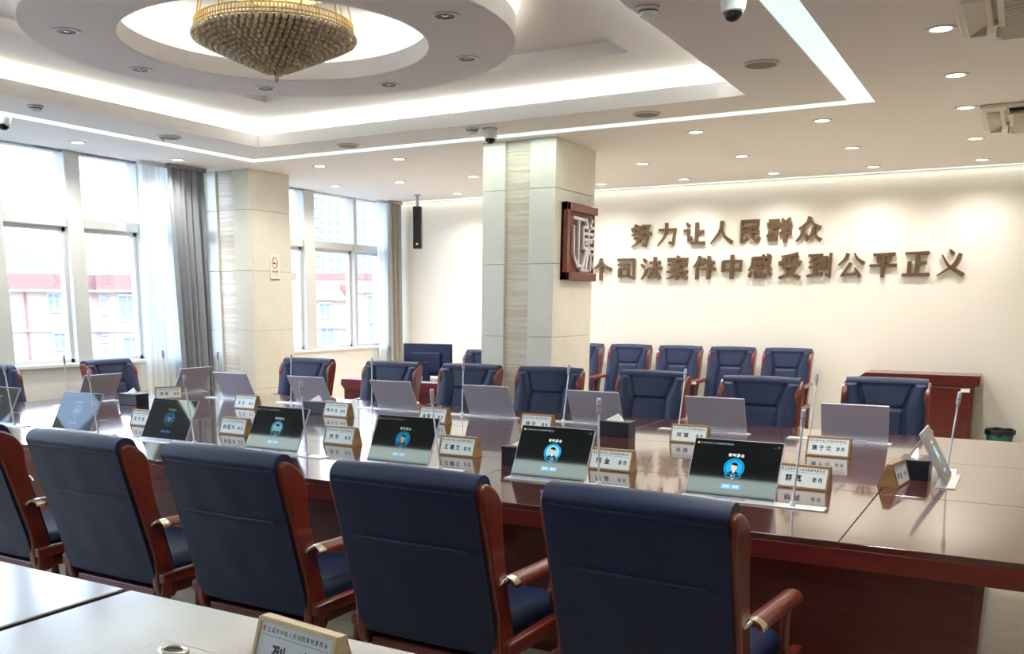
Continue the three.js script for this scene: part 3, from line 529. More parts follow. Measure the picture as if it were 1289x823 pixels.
{ // side tables in front of the camera
  const mk = (x0, x1, label) => {
    const t = thing('side_table', label, 'table', [(x0 + x1) / 2, 0, -1.24]), w = (x1 - x0) / 2;
    part('table_top', bx(-w, w, T - 0.03, T, -0.397, 0.4, 0.004), M.topSide, t);
    part('apron', merge([bx(-w + 0.03, w - 0.03, T - 0.1, T - 0.03, -0.37, -0.345), bx(-w + 0.03, w - 0.03, T - 0.1, T - 0.03, 0.345, 0.37)]), M.wood, t);
    for (const s of [-1, 1]) part('end_panel', bx(s * (w - 0.06) - 0.015, s * (w - 0.06) + 0.015, 0, T - 0.03, -0.34, 0.34, 0.004), M.wood, t);
    part('modesty_panel', bx(-w + 0.075, w - 0.075, 0.25, T - 0.1, -0.3, -0.28), M.wood, t);
    return t;
  };
  mk(-3.6, -1.995, 'plain polished mahogany side table nearer the window wall');
  mk(-1.971, -0.3, 'polished mahogany side table carrying the large name plate');
  const b = thing('cable_box', 'flush black-edged socket lid with white oval handle on side table', 'socket lid', [-1.465, T, -1.306], -0.03);
  part('rim', bx(-0.13, 0.13, 0, 0.002, -0.1, 0.1), M.black, b); part('lid', bx(-0.127, 0.127, 0, 0.0035, -0.097, 0.097, 0.001), M.topSide, b);
  const ring = new THREE.TorusGeometry(0.027, 0.007, 8, 32); ring.scale(1.15, 0.85, 1); ring.rotateX(Math.PI / 2); ring.translate(-0.055, 0.006, -0.055); part('handle', ring, M.chrome, b, 'bright oval grommet ring'); const inn = cyl(0.024, 0.024, 0.004, -0.055, 0.004, -0.055); part('opening', inn, M.black, b);
}

// ---------------------------------------------------------------- pop-up monitors and their microphones (the user sits at +z)
const TILT = Math.atan2(0.115, 0.215), SW = 0.35, SH = 0.24;
function screenTexture(v) {
  return canvasTexture(512, 352, (c, w, h) => {
    c.fillStyle = '#05090c'; c.fillRect(0, 0, w, h);
    c.fillStyle = '#d8c27a'; c.beginPath(); c.arc(22, 26, 7, 0, 7); c.fill();
    drawText(c, '玉溪市中级人民法院审判委员会', 36, 20, 12, 2, '#b9c4c8');
    c.strokeStyle = '#8fa0a6'; c.lineWidth = 2; c.strokeRect(484, 20, 10, 10); c.beginPath(); c.moveTo(462, 30); c.lineTo(474, 30); c.stroke();
    drawText(c, '审判委会', 210, 82, 22, 2, '#eef4e8', 1.5);
    c.strokeStyle = '#18b4ee'; c.lineWidth = 6; c.beginPath(); c.arc(256, 172, 56, 0, 7); c.stroke();
    c.fillStyle = v % 2 ? '#7ed4ea' : '#12a4e4'; c.beginPath(); c.arc(256, 172, 49, 0, 7); c.fill();
    c.save(); c.beginPath(); c.arc(256, 172, 49, 0, 7); c.clip();
    c.fillStyle = '#10141c'; c.beginPath(); c.ellipse(256, 226, 40, 34, 0, 0, 7); c.fill();
    c.fillStyle = '#eef0f0'; c.beginPath(); c.moveTo(247, 190); c.lineTo(265, 190); c.lineTo(256, 216); c.fill();
    c.fillStyle = '#e3bd94'; c.beginPath(); c.ellipse(256, 166, 18, 23, 0, 0, 7); c.fill();
    c.fillStyle = '#15120f'; c.beginPath(); c.ellipse(256, 151, 19, 13, 0, Math.PI, 7); c.fill();
    c.fillStyle = '#8c1f2a'; c.fillRect(253, 200, 6, 16); c.restore();
    c.fillStyle = '#0c1e34'; c.strokeStyle = '#22bdf4'; c.lineWidth = 3; c.beginPath(); c.ellipse(256, 222, 46, 12, 0, 0, 7); c.fill(); c.stroke();
    drawText(c, v % 2 ? '文建' : '金文', 242, 215, 13, 2, '#e8f6ff');
    c.fillStyle = '#d5f2ff'; c.beginPath(); c.moveTo(250, 238); c.lineTo(262, 238); c.lineTo(256, 246); c.fill();
    c.fillStyle = '#1592e8'; c.fillRect(202, 276, 52, 26); c.fillStyle = '#1f7fe6'; c.fillRect(258, 276, 52, 26);
    drawText(c, '会判', 212, 281, 15, 1, '#cfeaff'); drawText(c, '委员', 268, 281, 15, 1, '#cfeaff');
  });
}
const screenTex = [0, 1].map(screenTexture), screenMats = [[0, 0.8], [1, 0.7], [0, 0.3], [1, 0.35], [0, 0.16]].map(([v, glow]) => { const t = screenTex[v]; return phy({ color: 0x020304, roughness: 0.04, ior: 1.5, emissive: 0xffffff, emissiveMap: t, emissiveIntensity: glow }); });
function makeMonitor(v, label, pos, turn, group) {
  const t = thing('popup_monitor', label, 'monitor', pos, turn, group);
  part('base_plate', bx(-0.19, 0.195, 0, 0.005, -0.038, 0.04, 0.0012), M.aluBright, t, 'bright aluminium base plate');
  const body = new RoundedBoxGeometry(SW, SH, 0.011, 2, 0.003), fr = new THREE.PlaneGeometry(SW - 0.006, SH - 0.006);
  const place = (g, dz) => { g.translate(0, SH / 2, dz); g.rotateX(-TILT); g.translate(0, 0.012, 0.004); return g; };
  part('panel_body', place(body, -0.0055), M.alu, t, 'brushed aluminium back');
  part('screen', place(fr, 0.0006), screenMats[v], t, 'glossy dark screen with a round portrait');
  part('hinge', bx(-0.06, 0.06, 0.003, 0.016, -0.012, 0.002, 0.003), M.alu, t);
  return t;
}
function makeMic(label, pos, turn, group, bend = 0.0) {
  const t = thing('gooseneck_microphone', label, 'microphone', pos, turn, group);
  part('base_plate', bx(-0.0445, 0.12, -0.005, 0, -0.038, 0.04, 0.0012), M.aluBright, t, 'bright aluminium base plate');
  part('socket', cyl(0.011, 0.013, 0.014, 0, 0.007, 0, 16), M.aluBright, t);
  const tip = [bend, 0.3, 0.015];
  part('stem', tube([[0, 0.01, 0], [bend * 0.35, 0.11, 0.005], [bend * 0.7, 0.21, 0.01], tip], 0.0042, 20, 8), M.aluBright, t);
  const head = lathe([[0, 0], [0.006, 0], [0.008, 0.01], [0.0092, 0.024], [0.0092, 0.06], [0.008, 0.067], [0, 0.069]], 16); head.rotateX(0.06); head.rotateZ(-bend * 0.8); head.translate(...tip);
  part('capsule', head, M.alu, t); const band = cyl(0.0096, 0.0096, 0.006, 0, 0, 0, 16); band.translate(tip[0] + bend * 0.03, tip[1] + 0.034, tip[2] + 0.002); part('grille_band', band, M.drape, t);
  return t;
}
const nearX = (i) => -0.932 - 0.783 * i, farX = (i) => -0.764 - 0.769 * i;
for (let i = 0; i < 7; i++) {
  makeMonitor([0, 1, 2, 3, 4, 4, 4][i], `tilted monitor with its glossy screen in view, ${ORD[i]} from the sideways monitor`, [nearX(i), T, -3.665], 0, 'monitors on the screen side');
  makeMic(`gooseneck microphone on the screen side of table, ${ORD[i]} from the sideways monitor`, [nearX(i) + 0.24, T + 0.005, -3.665], 0, 'microphones on the screen side', [0.018, -0.004, -0.03, -0.012, -0.03, -0.02, -0.02][i]);
  makeMonitor(0, `tilted monitor showing its silver back, ${ORD[i]} from the red cabinet`, [farX(i), T, -5.67], Math.PI, 'monitors on the far side');
  makeMic(`gooseneck microphone beside the silver monitor backs, ${ORD[i]} from the red cabinet`, [farX(i) - 0.24, T + 0.005, -5.67], Math.PI, 'microphones on the far side', [-0.01, -0.02, -0.02, 0.0, 0.005, 0, 0.004][i]);
}
makeMonitor(1, 'monitor standing edge-on to the rows, at the table end near the red cabinet', [-0.225, T, -4.57], Math.PI / 2);
makeMic('gooseneck microphone beside the edge-on monitor', [-0.245, T + 0.005, -4.81], Math.PI / 2, undefined, 0.0);
makeMonitor(0, 'dark-backed monitor at the window end, farther from the grey drape', [-6.16, T, -4.9], -Math.PI / 2, 'monitors at the window end');
makeMonitor(0, 'dark-backed monitor at the window end, next to the grey drape', [-6.16, T, -5.86], -Math.PI / 2, 'monitors at the window end');
makeMic('gooseneck microphone at the window end, farther from the grey drape', [-6.16, T + 0.005, -4.66], -Math.PI / 2);
makeMic('gooseneck microphone at the window end, next to the grey drape', [-6.16, T + 0.005, -5.62], -Math.PI / 2);

// ---------------------------------------------------------------- name plates
function nameTexture(name, role, w = 512) {
  return canvasTexture(w, w * 0.42, (c, W, Hh) => {
    c.fillStyle = '#eef3f3'; c.fillRect(0, 0, W, Hh);
    const s = W / 512; c.fillStyle = '#cf4a38'; c.beginPath(); c.ellipse(30 * s, 30 * s, 10 * s, 15 * s, 0, 0, 7); c.fill(); c.fillStyle = '#e9a892'; c.fillRect(26 * s, 22 * s, 8 * s, 5 * s); c.fillRect(25 * s, 31 * s, 10 * s, 3 * s);
    drawText(c, '玉溪市中级人民法院审判委员会', 50 * s, 18 * s, 27 * s, 4 * s, '#3c4750');
    c.fillStyle = '#5a656c'; c.fillRect(22 * s, 58 * s, W - 44 * s, 2.5 * s);
    if (role) { const three = [...name].length > 2; drawText(c, name, (three ? 48 : 70) * s, 88 * s, (three ? 70 : 74) * s, (three ? 20 : 30) * s, '#232a30', 1.2); drawText(c, role, 356 * s, 104 * s, 52 * s, 10 * s, '#2d353b'); }
    else drawText(c, name, 110 * s, 92 * s, 100 * s, 84 * s, '#1f262c', 1.2);
  });
}
function makePlate(tex, label, pos, turn, group, wood = M.oak, k = 1) {
  const t = thing('name_plate', label, 'name plate', pos, turn, group), w = 0.105 * k, h = 0.095 * k, d = 0.038 * k;
  const tri = extrude([[-d, 0], [d, 0], [d * 0.18, h], [-d * 0.18, h]], 2 * w - 0.004, 0.002); tri.rotateY(Math.PI / 2); tri.translate(-w + 0.002, 0, 0);
  part('wooden_tent', boxUV(tri), wood, t);
  const lean = Math.atan2(d * 0.82, h), L = h / Math.cos(lean);
  const face = (g, s) => { g.translate(0, L / 2, 0.003); g.rotateX(-lean); g.translate(0, 0, d); if (s < 0) g.rotateY(Math.PI); return g; };
  const mat = std({ map: tex, roughness: 0.35 });
  for (const s of [1, -1]) {
    part('card', face(new THREE.BoxGeometry(2 * w - 0.016 * k, L - 0.016 * k, 0.001), s), mat, t, 'white printed name card');
    const fr = extrude([[-w, -L / 2], [w, -L / 2], [w, L / 2], [-w, L / 2]], 0.003, 0, [[[-w + 0.008 * k, -L / 2 + 0.008 * k], [-w + 0.008 * k, L / 2 - 0.008 * k], [w - 0.008 * k, L / 2 - 0.008 * k], [w - 0.008 * k, -L / 2 + 0.008 * k]]]);
    part('card_frame', boxUV(face(fr, s)), wood, t);
  }
  return t;
}
{
  const names = ['郭真', '陈金', '王建文', '何东', '杨国东', '王子文'], nearP = [-0.735, -1.585, -2.405, -3.15, -3.93, -4.69];
  const tx = names.map((n) => nameTexture(n, '委员', 384));
  nearP.forEach((x, i) => makePlate(tx[i], `wooden name plate behind the monitor screens, ${ORD[i]} from the sideways monitor`, [x, T, -4.1], [-0.06, -0.02, -0.02, -0.04, -0.02, 0][i], 'name plates behind the screens'));
  const far = ['施子云', '何斌', '杨云', '金国文', '陈子云', '王云'].map((n) => nameTexture([...n].filter((c) => GLYPH[c]).join(''), '委员', 384));
  [[-0.8, -5.07], [-1.55, -5.18], [-2.5, -5.2], [-3.24, -5.2], [-3.98, -5.14], [-4.86, -5.2]].forEach(([x, z], i) => makePlate(far[i], `wooden name plate before the silver monitor backs, ${ORD[i]} from the red cabinet`, [x, T, z], -0.02, 'name plates before the silver backs'));
  makePlate(tx[1], 'golden wooden name plate turned sideways at the seam by the edge-on monitor', [-0.42, T, -4.4], Math.PI / 2 - 0.12);
  makePlate(tx[3], 'dark wooden name plate at the window end of the table', [-5.92, T, -5.42], 0.9);
  makePlate(nameTexture('列席', '', 1024), 'large pale wooden name plate on the side table', [-1.205, T, -1.42], -0.12, undefined, M.oakPale, 1.08);
}

// ---------------------------------------------------------------- tissue boxes
{
  const spots = [[-2.0, -5.22, 0, 'dark tissue box before the silver monitors, third from the cabinet'], [-4.2, -5.2, 0, 'dark tissue box before the silver monitor opposite the desk'], [-5.76, -4.93, 0, 'dark tissue box at the window end of the table'], [-2.0, -4.02, 0, 'dark tissue box half hidden behind the second screen'], [-0.36, -4.63, Math.PI / 2, 'dark tissue box behind the golden name plate']];
  for (const [x, z, a, label] of spots) {
    const t = thing('tissue_box', label, 'tissue box', [x, T, z], a, 'dark tissue boxes on the table');
    part('box_body', bx(-0.095, 0.095, 0, 0.078, -0.06, 0.06, 0.004), M.boxDark, t); part('box_lid', bx(-0.097, 0.097, 0.07, 0.088, -0.062, 0.062, 0.003), M.boxDark, t);
    part('slot', bx(-0.06, 0.06, 0.0875, 0.089, -0.012, 0.012), M.black, t);
    const tis = new THREE.ConeGeometry(0.05, 0.045, 14, 5, true), p = tis.attributes.position; for (let i = 0; i < p.count; i++) { const a2 = Math.atan2(p.getZ(i), p.getX(i)), k = 1 + 0.22 * Math.sin(a2 * 3 + p.getY(i) * 40) + 0.12 * Math.sin(a2 * 5); p.setX(i, p.getX(i) * k + p.getY(i) * 0.3); p.setZ(i, p.getZ(i) * k * 0.45); } tis.computeVertexNormals(); tis.translate(0, 0.11, 0);
    part('tissue', tis, M.white, t, 'white tissue');
  }
}

// ---------------------------------------------------------------- furniture behind the table
{
  const c = thing('low_cabinet', 'dark red wooden cabinet with overhanging top against the lettered wall', 'cabinet', [-0.88, 0, -10.93]);
  part('body', bx(-0.5, 0.5, 0.05, 0.74, -0.24, 0.2, 0.004), M.cabinetWood, c); part('plinth', bx(-0.48, 0.48, 0, 0.06, -0.23, 0.18), M.cabinetWood, c);
  const top = extrude([[-0.56, 0.74], [0.54, 0.74], [0.54, 0.835], [-0.52, 0.835], [-0.57, 0.79]], 0.46, 0.004); top.translate(0, 0, -0.25); part('top', boxUV(top), M.cabinetWood, c);
  for (const s of [-1, 1]) { const d = part('door', bx(s * 0.248 - 0.235, s * 0.248 + 0.235, 0.08, 0.72, 0.2, 0.222, 0.005), M.cabinetWood, c); part('knob', cyl(0.01, 0.012, 0.02, s * 0.03, 0.42, 0.235, 12).rotateX(0), M.gold, d); }
  part('asset_tag', bx(0.38, 0.46, 0.675, 0.71, 0.221, 0.2235), M.paper, c, 'small white tag');
  const b = thing('waste_bin', 'green plastic waste bin lined with a black bag', 'bin', [-0.12, 0, -10.9]);
  part('bucket', lathe([[0, 0], [0.095, 0], [0.1, 0.01], [0.122, 0.27], [0.126, 0.275], [0.118, 0.275], [0.097, 0.012], [0, 0.012]], 32), M.green, b);
  const bag = lathe([[0.119, 0.24], [0.121, 0.3], [0.128, 0.312], [0.138, 0.3], [0.136, 0.262], [0.13, 0.258]], 40), p = bag.attributes.position;
  for (let i = 0; i < p.count; i++) { const a = Math.atan2(p.getZ(i), p.getX(i)), k = 1 + 0.012 * Math.sin(a * 5) + 0.008 * Math.sin(a * 9 + 1); p.setX(i, p.getX(i) * k); p.setZ(i, p.getZ(i) * k); p.setY(i, p.getY(i) + 0.003 * Math.sin(a * 6)); } bag.computeVertexNormals();
  part('bag', bag, M.black, b, 'black bin bag');
  const d = thing('computer_desk', 'dark red desk with the blue-black computer monitor', 'desk', [-5.45, 0, -8.12]);
  part('desk_top', bx(-0.6, 0.62, 0.735, 0.76, -0.3, 0.25, 0.004), M.wood, d); part('front_board', bx(-0.56, 0.58, 0.08, 0.735, 0.2, 0.22, 0.003), M.wood, d);
  for (const s of [-1, 1]) part('end_panel', bx(s * 0.57 - 0.015, s * 0.57 + 0.015, 0, 0.735, -0.28, 0.22, 0.003), M.wood, d);
  part('raised_ledge', extrude([[-0.6, 0.7], [-0.56, 0.66], [0.58, 0.66], [0.62, 0.7], [0.62, 0.735], [-0.6, 0.735]], 0.03, 0.002).translate(0, 0, 0.22), M.wood, d);
  const monitorBlue = phy({ color: 0x15234a, roughness: 0.22 });
  const m = thing('computer_monitor', 'flat computer monitor turned away on the desk', 'monitor', [-5.1, T, -8.05], 0.1);
  part('panel', bx(-0.265, 0.265, 0.06, 0.375, -0.02, 0.02, 0.008), monitorBlue, m); part('back_housing', bx(-0.16, 0.16, 0.1, 0.29, 0.018, 0.045, 0.012), monitorBlue, m); part('stand_neck', bx(-0.04, 0.04, 0.0, 0.2, 0.02, 0.05, 0.008), monitorBlue, m); part('stand_foot', bx(-0.13, 0.13, 0, 0.014, -0.09, 0.1, 0.005), monitorBlue, m);
  const n = thing('paper_stack', 'white papers lying below the computer monitor', 'papers', [-4.98, T, -7.905], 0.05); for (let i = 0; i < 3; i++) part('sheet', bx(-0.16 + i * 0.01, 0.16 + i * 0.006, i * 0.004, i * 0.004 + 0.0035, -0.022, 0.022), M.paper, n);
  const cup = thing('paper_cup', 'small white cup on the computer desk', 'cup', [-5.78, T, -8.1]); part('cup_body', lathe([[0, 0], [0.026, 0], [0.036, 0.085], [0.0375, 0.088], [0.034, 0.086], [0.024, 0.004], [0, 0.004]], 24), M.white, cup); part('handle', tube([[0.032, 0.07, 0], [0.055, 0.062, 0], [0.052, 0.03, 0], [0.029, 0.022, 0]], 0.004, 14, 6), M.white, cup);
}

// ---------------------------------------------------------------- things on pillars and walls
{
  const e = thing('carved_plaque', 'dark red wooden plaque with silver seal-script carving on the pillar', 'plaque', [-3.515, 2.052, -8.02], Math.PI / 2);
  const w = 0.335, h = 0.325;
  part('backing', bx(-w, w, -h, h, 0, 0.02), M.wood, e);
  part('frame', merge([bx(-w, w, h - 0.07, h, 0.0, 0.06, 0.006), bx(-w, w, -h, -h + 0.07, 0, 0.06, 0.006), bx(-w, -w + 0.06, -h, h, 0, 0.06, 0.006), bx(w - 0.015, w, -h, h, 0, 0.03, 0.004)]), M.woodRed, e);
  // carved strokes, u to the far edge and v downwards in hundredths of the face
  const S = [[[22, 12], [60, 13]], [[40, 14], [40, 84]], [[22, 26], [24, 70], [36, 87], [52, 86]], [[66, 12], [74, 26]], [[88, 12], [78, 26]], [[60, 24], [94, 24]], [[58, 34], [96, 34]], [[76, 24], [76, 58]], [[56, 27], [58, 58]], [[58, 44], [96, 44]], [[66, 50], [88, 46], [92, 40]], [[56, 57], [97, 57]], [[70, 58], [58, 88], [48, 93], [74, 93]], [[76, 60], [68, 92]], [[80, 58], [90, 84], [97, 88]], [[76, 66], [96, 66]], [[86, 66], [84, 92]]];
  S.forEach((line) => { const pts = line.map(([u, v]) => [(-0.5 + u / 100) * 2 * w * 0.92 + 0.02, (0.5 - v / 100) * 2 * h * 0.84, 0.03]); const q = []; for (let i = 1; i < pts.length; i++) { const a = pts[i - 1], b = pts[i], L = Math.hypot(b[0] - a[0], b[1] - a[1]), g = new RoundedBoxGeometry(L + 0.025, 0.027, 0.03, 2, 0.006); g.rotateZ(Math.atan2(b[1] - a[1], b[0] - a[0])); g.translate((a[0] + b[0]) / 2, (a[1] + b[1]) / 2, 0.032); q.push(g); } part('carved_stroke', merge(q), M.aluBright, e); });
  const s = thing('no_smoking_sign', 'small no-smoking sign on the stone pillar by the drape', 'sign', [-7.046, 1.905, -8.04], Math.PI / 2);
  const tex = canvasTexture(192, 288, (c) => { c.fillStyle = '#f0e4d6'; c.fillRect(0, 0, 192, 288); c.strokeStyle = '#a2504a'; c.lineWidth = 13; c.beginPath(); c.arc(96, 94, 58, 0, 7); c.stroke(); c.fillStyle = '#3a2424'; c.fillRect(52, 92, 66, 14); c.fillRect(122, 92, 10, 14); c.lineWidth = 5; c.strokeStyle = '#5a3a3a'; c.beginPath(); c.moveTo(136, 88); c.quadraticCurveTo(126, 70, 140, 58); c.stroke(); c.lineWidth = 12; c.strokeStyle = '#a2504a'; c.beginPath(); c.moveTo(56, 54); c.lineTo(136, 134); c.stroke(); drawText(c, '禁止吸烟', 36, 176, 28, 3, '#2c2a22', 1.4); c.fillStyle = '#9a9aa6'; c.fillRect(36, 214, 120, 6); c.fillRect(44, 230, 104, 5); c.fillStyle = '#8a7c6c'; c.fillRect(0, 272, 192, 16); });
  part('sign_board', bx(-0.075, 0.075, -0.135, 0.135, 0, 0.005, 0.001), M.plastic, s); const f = new THREE.PlaneGeometry(0.148, 0.268); f.translate(0, 0, 0.0056); part('sign_print', f, std({ map: tex, roughness: 0.4 }), s);
  const l = thing('hanging_loudspeaker', 'slim black column loudspeaker hanging from the ceiling by the drape', 'loudspeaker', [-6.8, 0, -10.5], 0.45);
  part('cabinet', bx(-0.055, 0.055, 2.22, 2.735, -0.06, 0.06, 0.01), M.black, l); part('grille', bx(-0.048, 0.048, 2.3, 2.725, 0.058, 0.066, 0.004), M.black, l); part('badge', cyl(0.012, 0.012, 0.006, 0, 0, 0, 16).rotateX(Math.PI / 2).translate(0.0, 2.275, 0.062), M.white, l, 'round silver badge');
  part('bracket', merge([bx(-0.018, 0.018, 2.73, H - 0.01, -0.01, 0.01), bx(-0.04, 0.04, H - 0.012, H, -0.04, 0.04)]), M.alu, l);
}

// ---------------------------------------------------------------- ceiling fittings
{
  const spot0 = (x, z, lit, label, group, y = H) => {
    const t = thing('downlight', label, 'downlight', [x, y, z], 0, group);
    part('trim_ring', lathe([[0.05, 0.003], [0.052, -0.004], [0.07, -0.006], [0.074, 0], [0.05, 0.003]], 32), M.white, t);
    if (lit) {
      part('lens', cyl(0.051, 0.051, 0.003, 0, -0.0015, 0, 28), M.lampGlow, t, 'glowing lens');
      const s = new THREE.SpotLight(0xfffaf2, LAMP.spot, 0, 1.25, 1); s.position.set(0, -0.008, 0); s.target.position.set(0, -3, 0); s.shadow.radius = 2.4; s.castShadow = true; s.name = 'downlight_lamp'; t.add(s, s.target);
    } else { part('baffle', lathe([[0.051, -0.0035], [0.044, -0.001], [0, -0.001]], 28), M.black, t, 'dark unlit recess'); const bulb = new THREE.SphereGeometry(0.016, 16, 10); bulb.scale(1, 0.35, 1); part('bulb', bulb, M.chrome, t); }
    return t;
  };
  const grid = [];
  const add = (x, z, w) => grid.push([x, z, w]);
  [-0.53, -1.49, -2.455, -3.42].forEach((x, i) => [-7.92, -9.36, -10.69].forEach((z, j) => { if (i === 3 && j === 0) return; add(x, z, `in the ${['row by the light slot', 'middle row', 'row by the lettered wall'][j]}, ${ORD[i]} from the air conditioners`); }));
  [-5.69, -6.82].forEach((z, j) => add(-0.53, z, `beside the light slot, ${j ? 'between the air conditioners' : 'next to the nearest air conditioner'}`));
  [-4.55, -3.4, -2.25].forEach((z, j) => add(-0.53, z, `beside the light slot, behind the viewer's air conditioner, ${ORD[j]}`));
  [-4.38, -5.34, -6.3].forEach((x, i) => [-7.92, -9.36, -10.65].forEach((z, j) => { if (i === 0 && j === 0) return; add(x, z, `between the pillars, ${['slot', 'middle', 'wall'][j]} row, ${ORD[2 - i]} from the windows`); }));
  add(-7.17, -9.3, 'above the narrow window');
  [-5.76, -6.9, -4.62, -3.48, -2.34].forEach((z, j) => add(-7.23, z, `above the wide window, ${['second', 'first', 'third', 'fourth', 'fifth'][j]} from the drape`));
  for (const [x, z, w] of grid) spot0(x, z, true, `lit round downlight ${w}`, 'lit downlights in the lower ceiling');
  for (let i = 0; i < 8; i++) { const a = i * Math.PI / 4 + 0.0; spot0(RING.x + 1.13 * Math.cos(a), RING.z + 1.13 * Math.sin(a), false, 'unlit round downlight in the hanging ring around the chandelier', 'unlit downlights in the ring', RING.y0); }

  // crystal chandelier
  const c = thing('crystal_chandelier', 'gold and crystal cone chandelier in the ceiling ring', 'chandelier', [RING.x - 0.015, 0, RING.z]);
  part('ceiling_plate', cyl(0.4, 0.4, 0.02, 0, HD - 0.01, 0, 48), M.gold, c);
  for (const [y, r, q] of [[3.022, 0.456, 0.005], [3.042, 0.452, 0.0035], [3.075, 0.44, 0.004]]) { const g = new THREE.TorusGeometry(r, q, 8, 96); g.rotateX(Math.PI / 2); g.translate(0, y, 0); part('gold_ring', g, M.gold, c); }
  const frameG = lathe([[0.43, 3.02], [0.36, 2.98], [0.25, 2.918], [0.13, 2.862], [0.04, 2.825], [0, 2.82]], 48); part('gold_cone_frame', frameG, std({ color: 0xa88446, metalness: 0.8, roughness: 0.4 }), c);
  const prism = new THREE.CylinderGeometry(0.005, 0.005, 0.052, 6), N = 132, im = new THREE.InstancedMesh(prism, M.gold, N), o = new THREE.Object3D();
  for (let i = 0; i < N; i++) { const a = i / N * Math.PI * 2; o.position.set(0.448 * Math.cos(a), 3.05, 0.448 * Math.sin(a)); o.rotation.set(0, -a, 0); o.updateMatrix(); im.setMatrixAt(i, o.matrix); }
  im.name = 'gold_tubes'; im.userData.kind = 'stuff'; c.add(im);
  const spokes = []; for (let i = 0; i < 12; i++) { const a = i / 12 * Math.PI * 2; spokes.push(tube([[0.39 * Math.cos(a), HD - 0.02, 0.39 * Math.sin(a)], [0.44 * Math.cos(a), 3.1, 0.44 * Math.sin(a)], [0.45 * Math.cos(a), 3.02, 0.45 * Math.sin(a)]], 0.005, 8, 6)); } part('suspension', merge(spokes), M.gold, c);
  const beads = [];
  for (let k = 0; k < 15; k++) { const t = k / 14, r = 0.45 * (1 - t) + 0.006, y = 3.006 - 0.196 * Math.pow(t, 0.94) - 0.004, n = Math.max(1, Math.round(2 * Math.PI * r / 0.037)); for (let i = 0; i < n; i++) { const a = (i + 0.5 * (k % 2)) / n * Math.PI * 2; beads.push([r * Math.cos(a), y, r * Math.sin(a), a]); } }
  const bead = new THREE.OctahedronGeometry(0.0155, 1), bm = new THREE.InstancedMesh(bead, M.crystal, beads.length); beads.forEach(([x, y, z, a], i) => { o.position.set(x, y, z); o.rotation.set(a * 3, a * 5, 0); o.scale.set(1, 1.15, 1); o.updateMatrix(); bm.setMatrixAt(i, o.matrix); });
  bm.name = 'crystal_beads'; bm.userData.kind = 'stuff'; c.add(bm);
  part('bottom_drop', new THREE.SphereGeometry(0.02, 16, 12).scale(1, 1.3, 1).translate(0, 2.795, 0), M.crystal, c);

  // dome cameras, smoke detectors, ceiling loudspeakers, sprinkler
  [[-1.29, -4.62, 'white dome security camera near the light slot by the air conditioners'], [-3.82, -6.97, 'white dome security camera in front of the plaque pillar'], [-6.66, -4.66, 'white dome security camera on the window side of the ceiling']].forEach(([x, z, label]) => {
    const t = thing('dome_camera', label, 'camera', [x, H, z], 0, 'ceiling security cameras');
    part('mount', lathe([[0, 0], [0.06, 0], [0.06, -0.012], [0.052, -0.07], [0.046, -0.078], [0, -0.078]].map(([a, b]) => [a, b]), 32), M.white, t);
    part('ball', new THREE.SphereGeometry(0.042, 24, 16).translate(0, -0.075, 0), M.blackGloss, t, 'dark glass camera ball'); part('bezel', new THREE.TorusGeometry(0.043, 0.004, 8, 32).rotateX(Math.PI / 2 - 0.4).translate(0, -0.082, 0), M.white, t); part('lens', cyl(0.014, 0.016, 0.012, 0, 0, 0, 16).rotateX(1.2).translate(0, -0.092, 0.036), M.black, t);
  });
  [[-1.69, -4.62, 'white smoke detector by the camera near the tray edge'], [-3.95, -6.9, 'white smoke detector before the plaque pillar camera'], [-6.2, -4.6, 'white smoke detector on the window side of the ceiling']].forEach(([x, z, label]) => {
    const t = thing('smoke_detector', label, 'smoke detector', [x, H, z], 0, 'smoke detectors'); part('base', lathe([[0, 0], [0.055, 0], [0.055, -0.01], [0.05, -0.014], [0, -0.014]], 32), M.white, t); part('sensor_head', lathe([[0.044, -0.013], [0.044, -0.03], [0.036, -0.042], [0.012, -0.046], [0, -0.046]], 32), M.white, t); part('vent_gap', lathe([[0.0455, -0.016], [0.0455, -0.022]], 32), M.black, t);
  });
  [[-1.48, -5.95, 'beside the wide part of the light slot'], [-2.55, -7.02, 'near the plaque pillar'], [-5.28, -7.04, 'between the two pillars'], [-6.33, -5.96, 'beside the sprinkler']].forEach(([x, z, w]) => {
    const t = thing('ceiling_loudspeaker', `round flat ceiling loudspeaker ${w}`, 'loudspeaker', [x, H, z], 0, 'ceiling loudspeakers'); part('rim', lathe([[0.085, 0], [0.1, 0], [0.1, -0.008], [0.09, -0.012], [0.085, -0.01]], 40), M.plastic, t); part('grille', lathe([[0.087, -0.002], [0.087, -0.008], [0.04, -0.012], [0, -0.012]], 40), std({ color: 0x8d8a84, roughness: 0.7, bumpMap: clothBump, bumpScale: 0.001 }), t, 'grey mesh grille');
  });
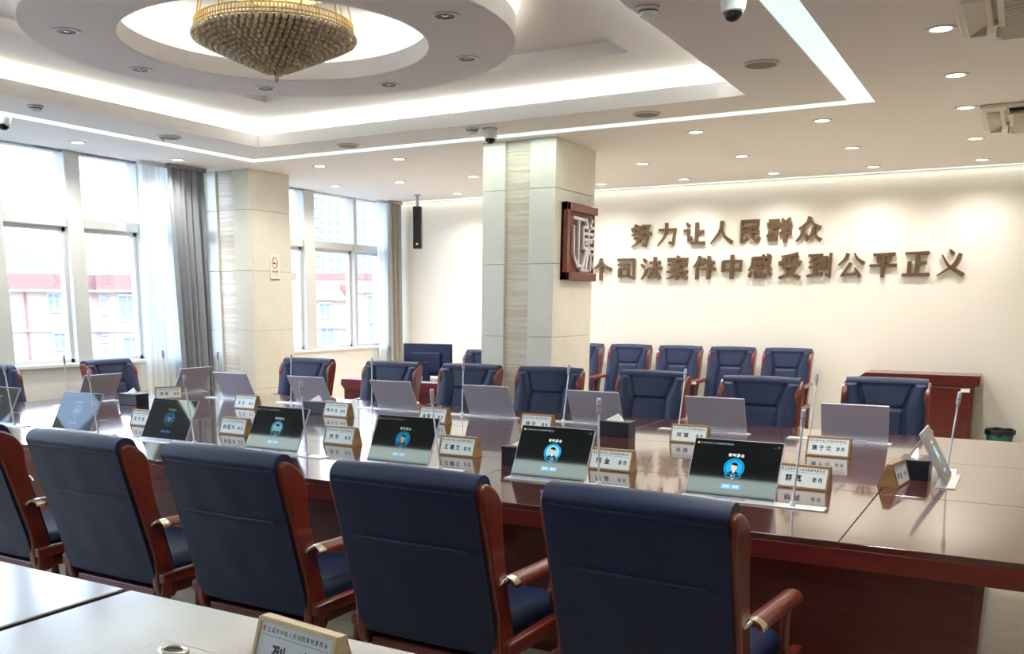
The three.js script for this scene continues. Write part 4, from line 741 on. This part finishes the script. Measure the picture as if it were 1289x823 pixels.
  const sp = thing('sprinkler', 'small sprinkler head hanging beside a ceiling loudspeaker', 'sprinkler', [-6.42, H, -5.97]); part('escutcheon', lathe([[0, 0], [0.03, 0], [0.024, -0.008], [0, -0.008]], 24), M.chrome, sp); part('body', merge([cyl(0.008, 0.008, 0.03, 0, -0.02, 0, 12), tube([[-0.004, -0.034, 0], [-0.013, -0.046, 0], [0, -0.06, 0]], 0.002, 8, 6), tube([[0.004, -0.034, 0], [0.013, -0.046, 0], [0, -0.06, 0]], 0.002, 8, 6)]), M.chrome, sp); part('deflector', cyl(0.016, 0.016, 0.002, 0, -0.061, 0, 16), M.chrome, sp);

  // cassette air conditioners
  [[-5.33, 'cream cassette air conditioner above the table end'], [-8.35, 'cream cassette air conditioner nearer the lettered wall']].forEach(([z, label]) => {
    const t = thing('air_conditioner', label, 'air conditioner', [0.03, H, z], 0, 'cassette air conditioners'), s = 0.475;
    part('panel', merge([bx(-s, s, -0.028, 0, -s, -0.32, 0.012), bx(-s, s, -0.028, 0, 0.32, s, 0.012), bx(-s, -0.32, -0.028, 0, -0.34, 0.34, 0.012), bx(0.32, s, -0.028, 0, -0.34, 0.34, 0.012)]), M.plastic, t);
    for (let q = 0; q < 4; q++) {
      const v = part('louvre', new RoundedBoxGeometry(0.58, 0.008, 0.09, 2, 0.004).rotateX(0.55).translate(0, -0.05, 0.39).rotateY(q * Math.PI / 2), M.plastic, t);
      for (const e of [-0.31, 0.295]) part('louvre_end', bx(e, e + 0.015, -0.075, -0.02, 0.35, 0.43).rotateY(q * Math.PI / 2), M.plastic, v);
      part('outlet', bx(-0.29, 0.29, -0.0295, -0.02, 0.36, 0.42).rotateY(q * Math.PI / 2), M.black, t);
    }
    part('intake_frame', bx(-0.3, 0.3, -0.045, -0.01, -0.3, 0.3, 0.012), M.plastic, t);
    for (let i = 0; i < 14; i++) part('intake_slat', bx(-0.27, 0.27, -0.052, -0.044, -0.26 + i * 0.04 - 0.006, -0.26 + i * 0.04 + 0.006, 0.002), M.plastic, t);
  });
}
renderer.render(scene, camera);
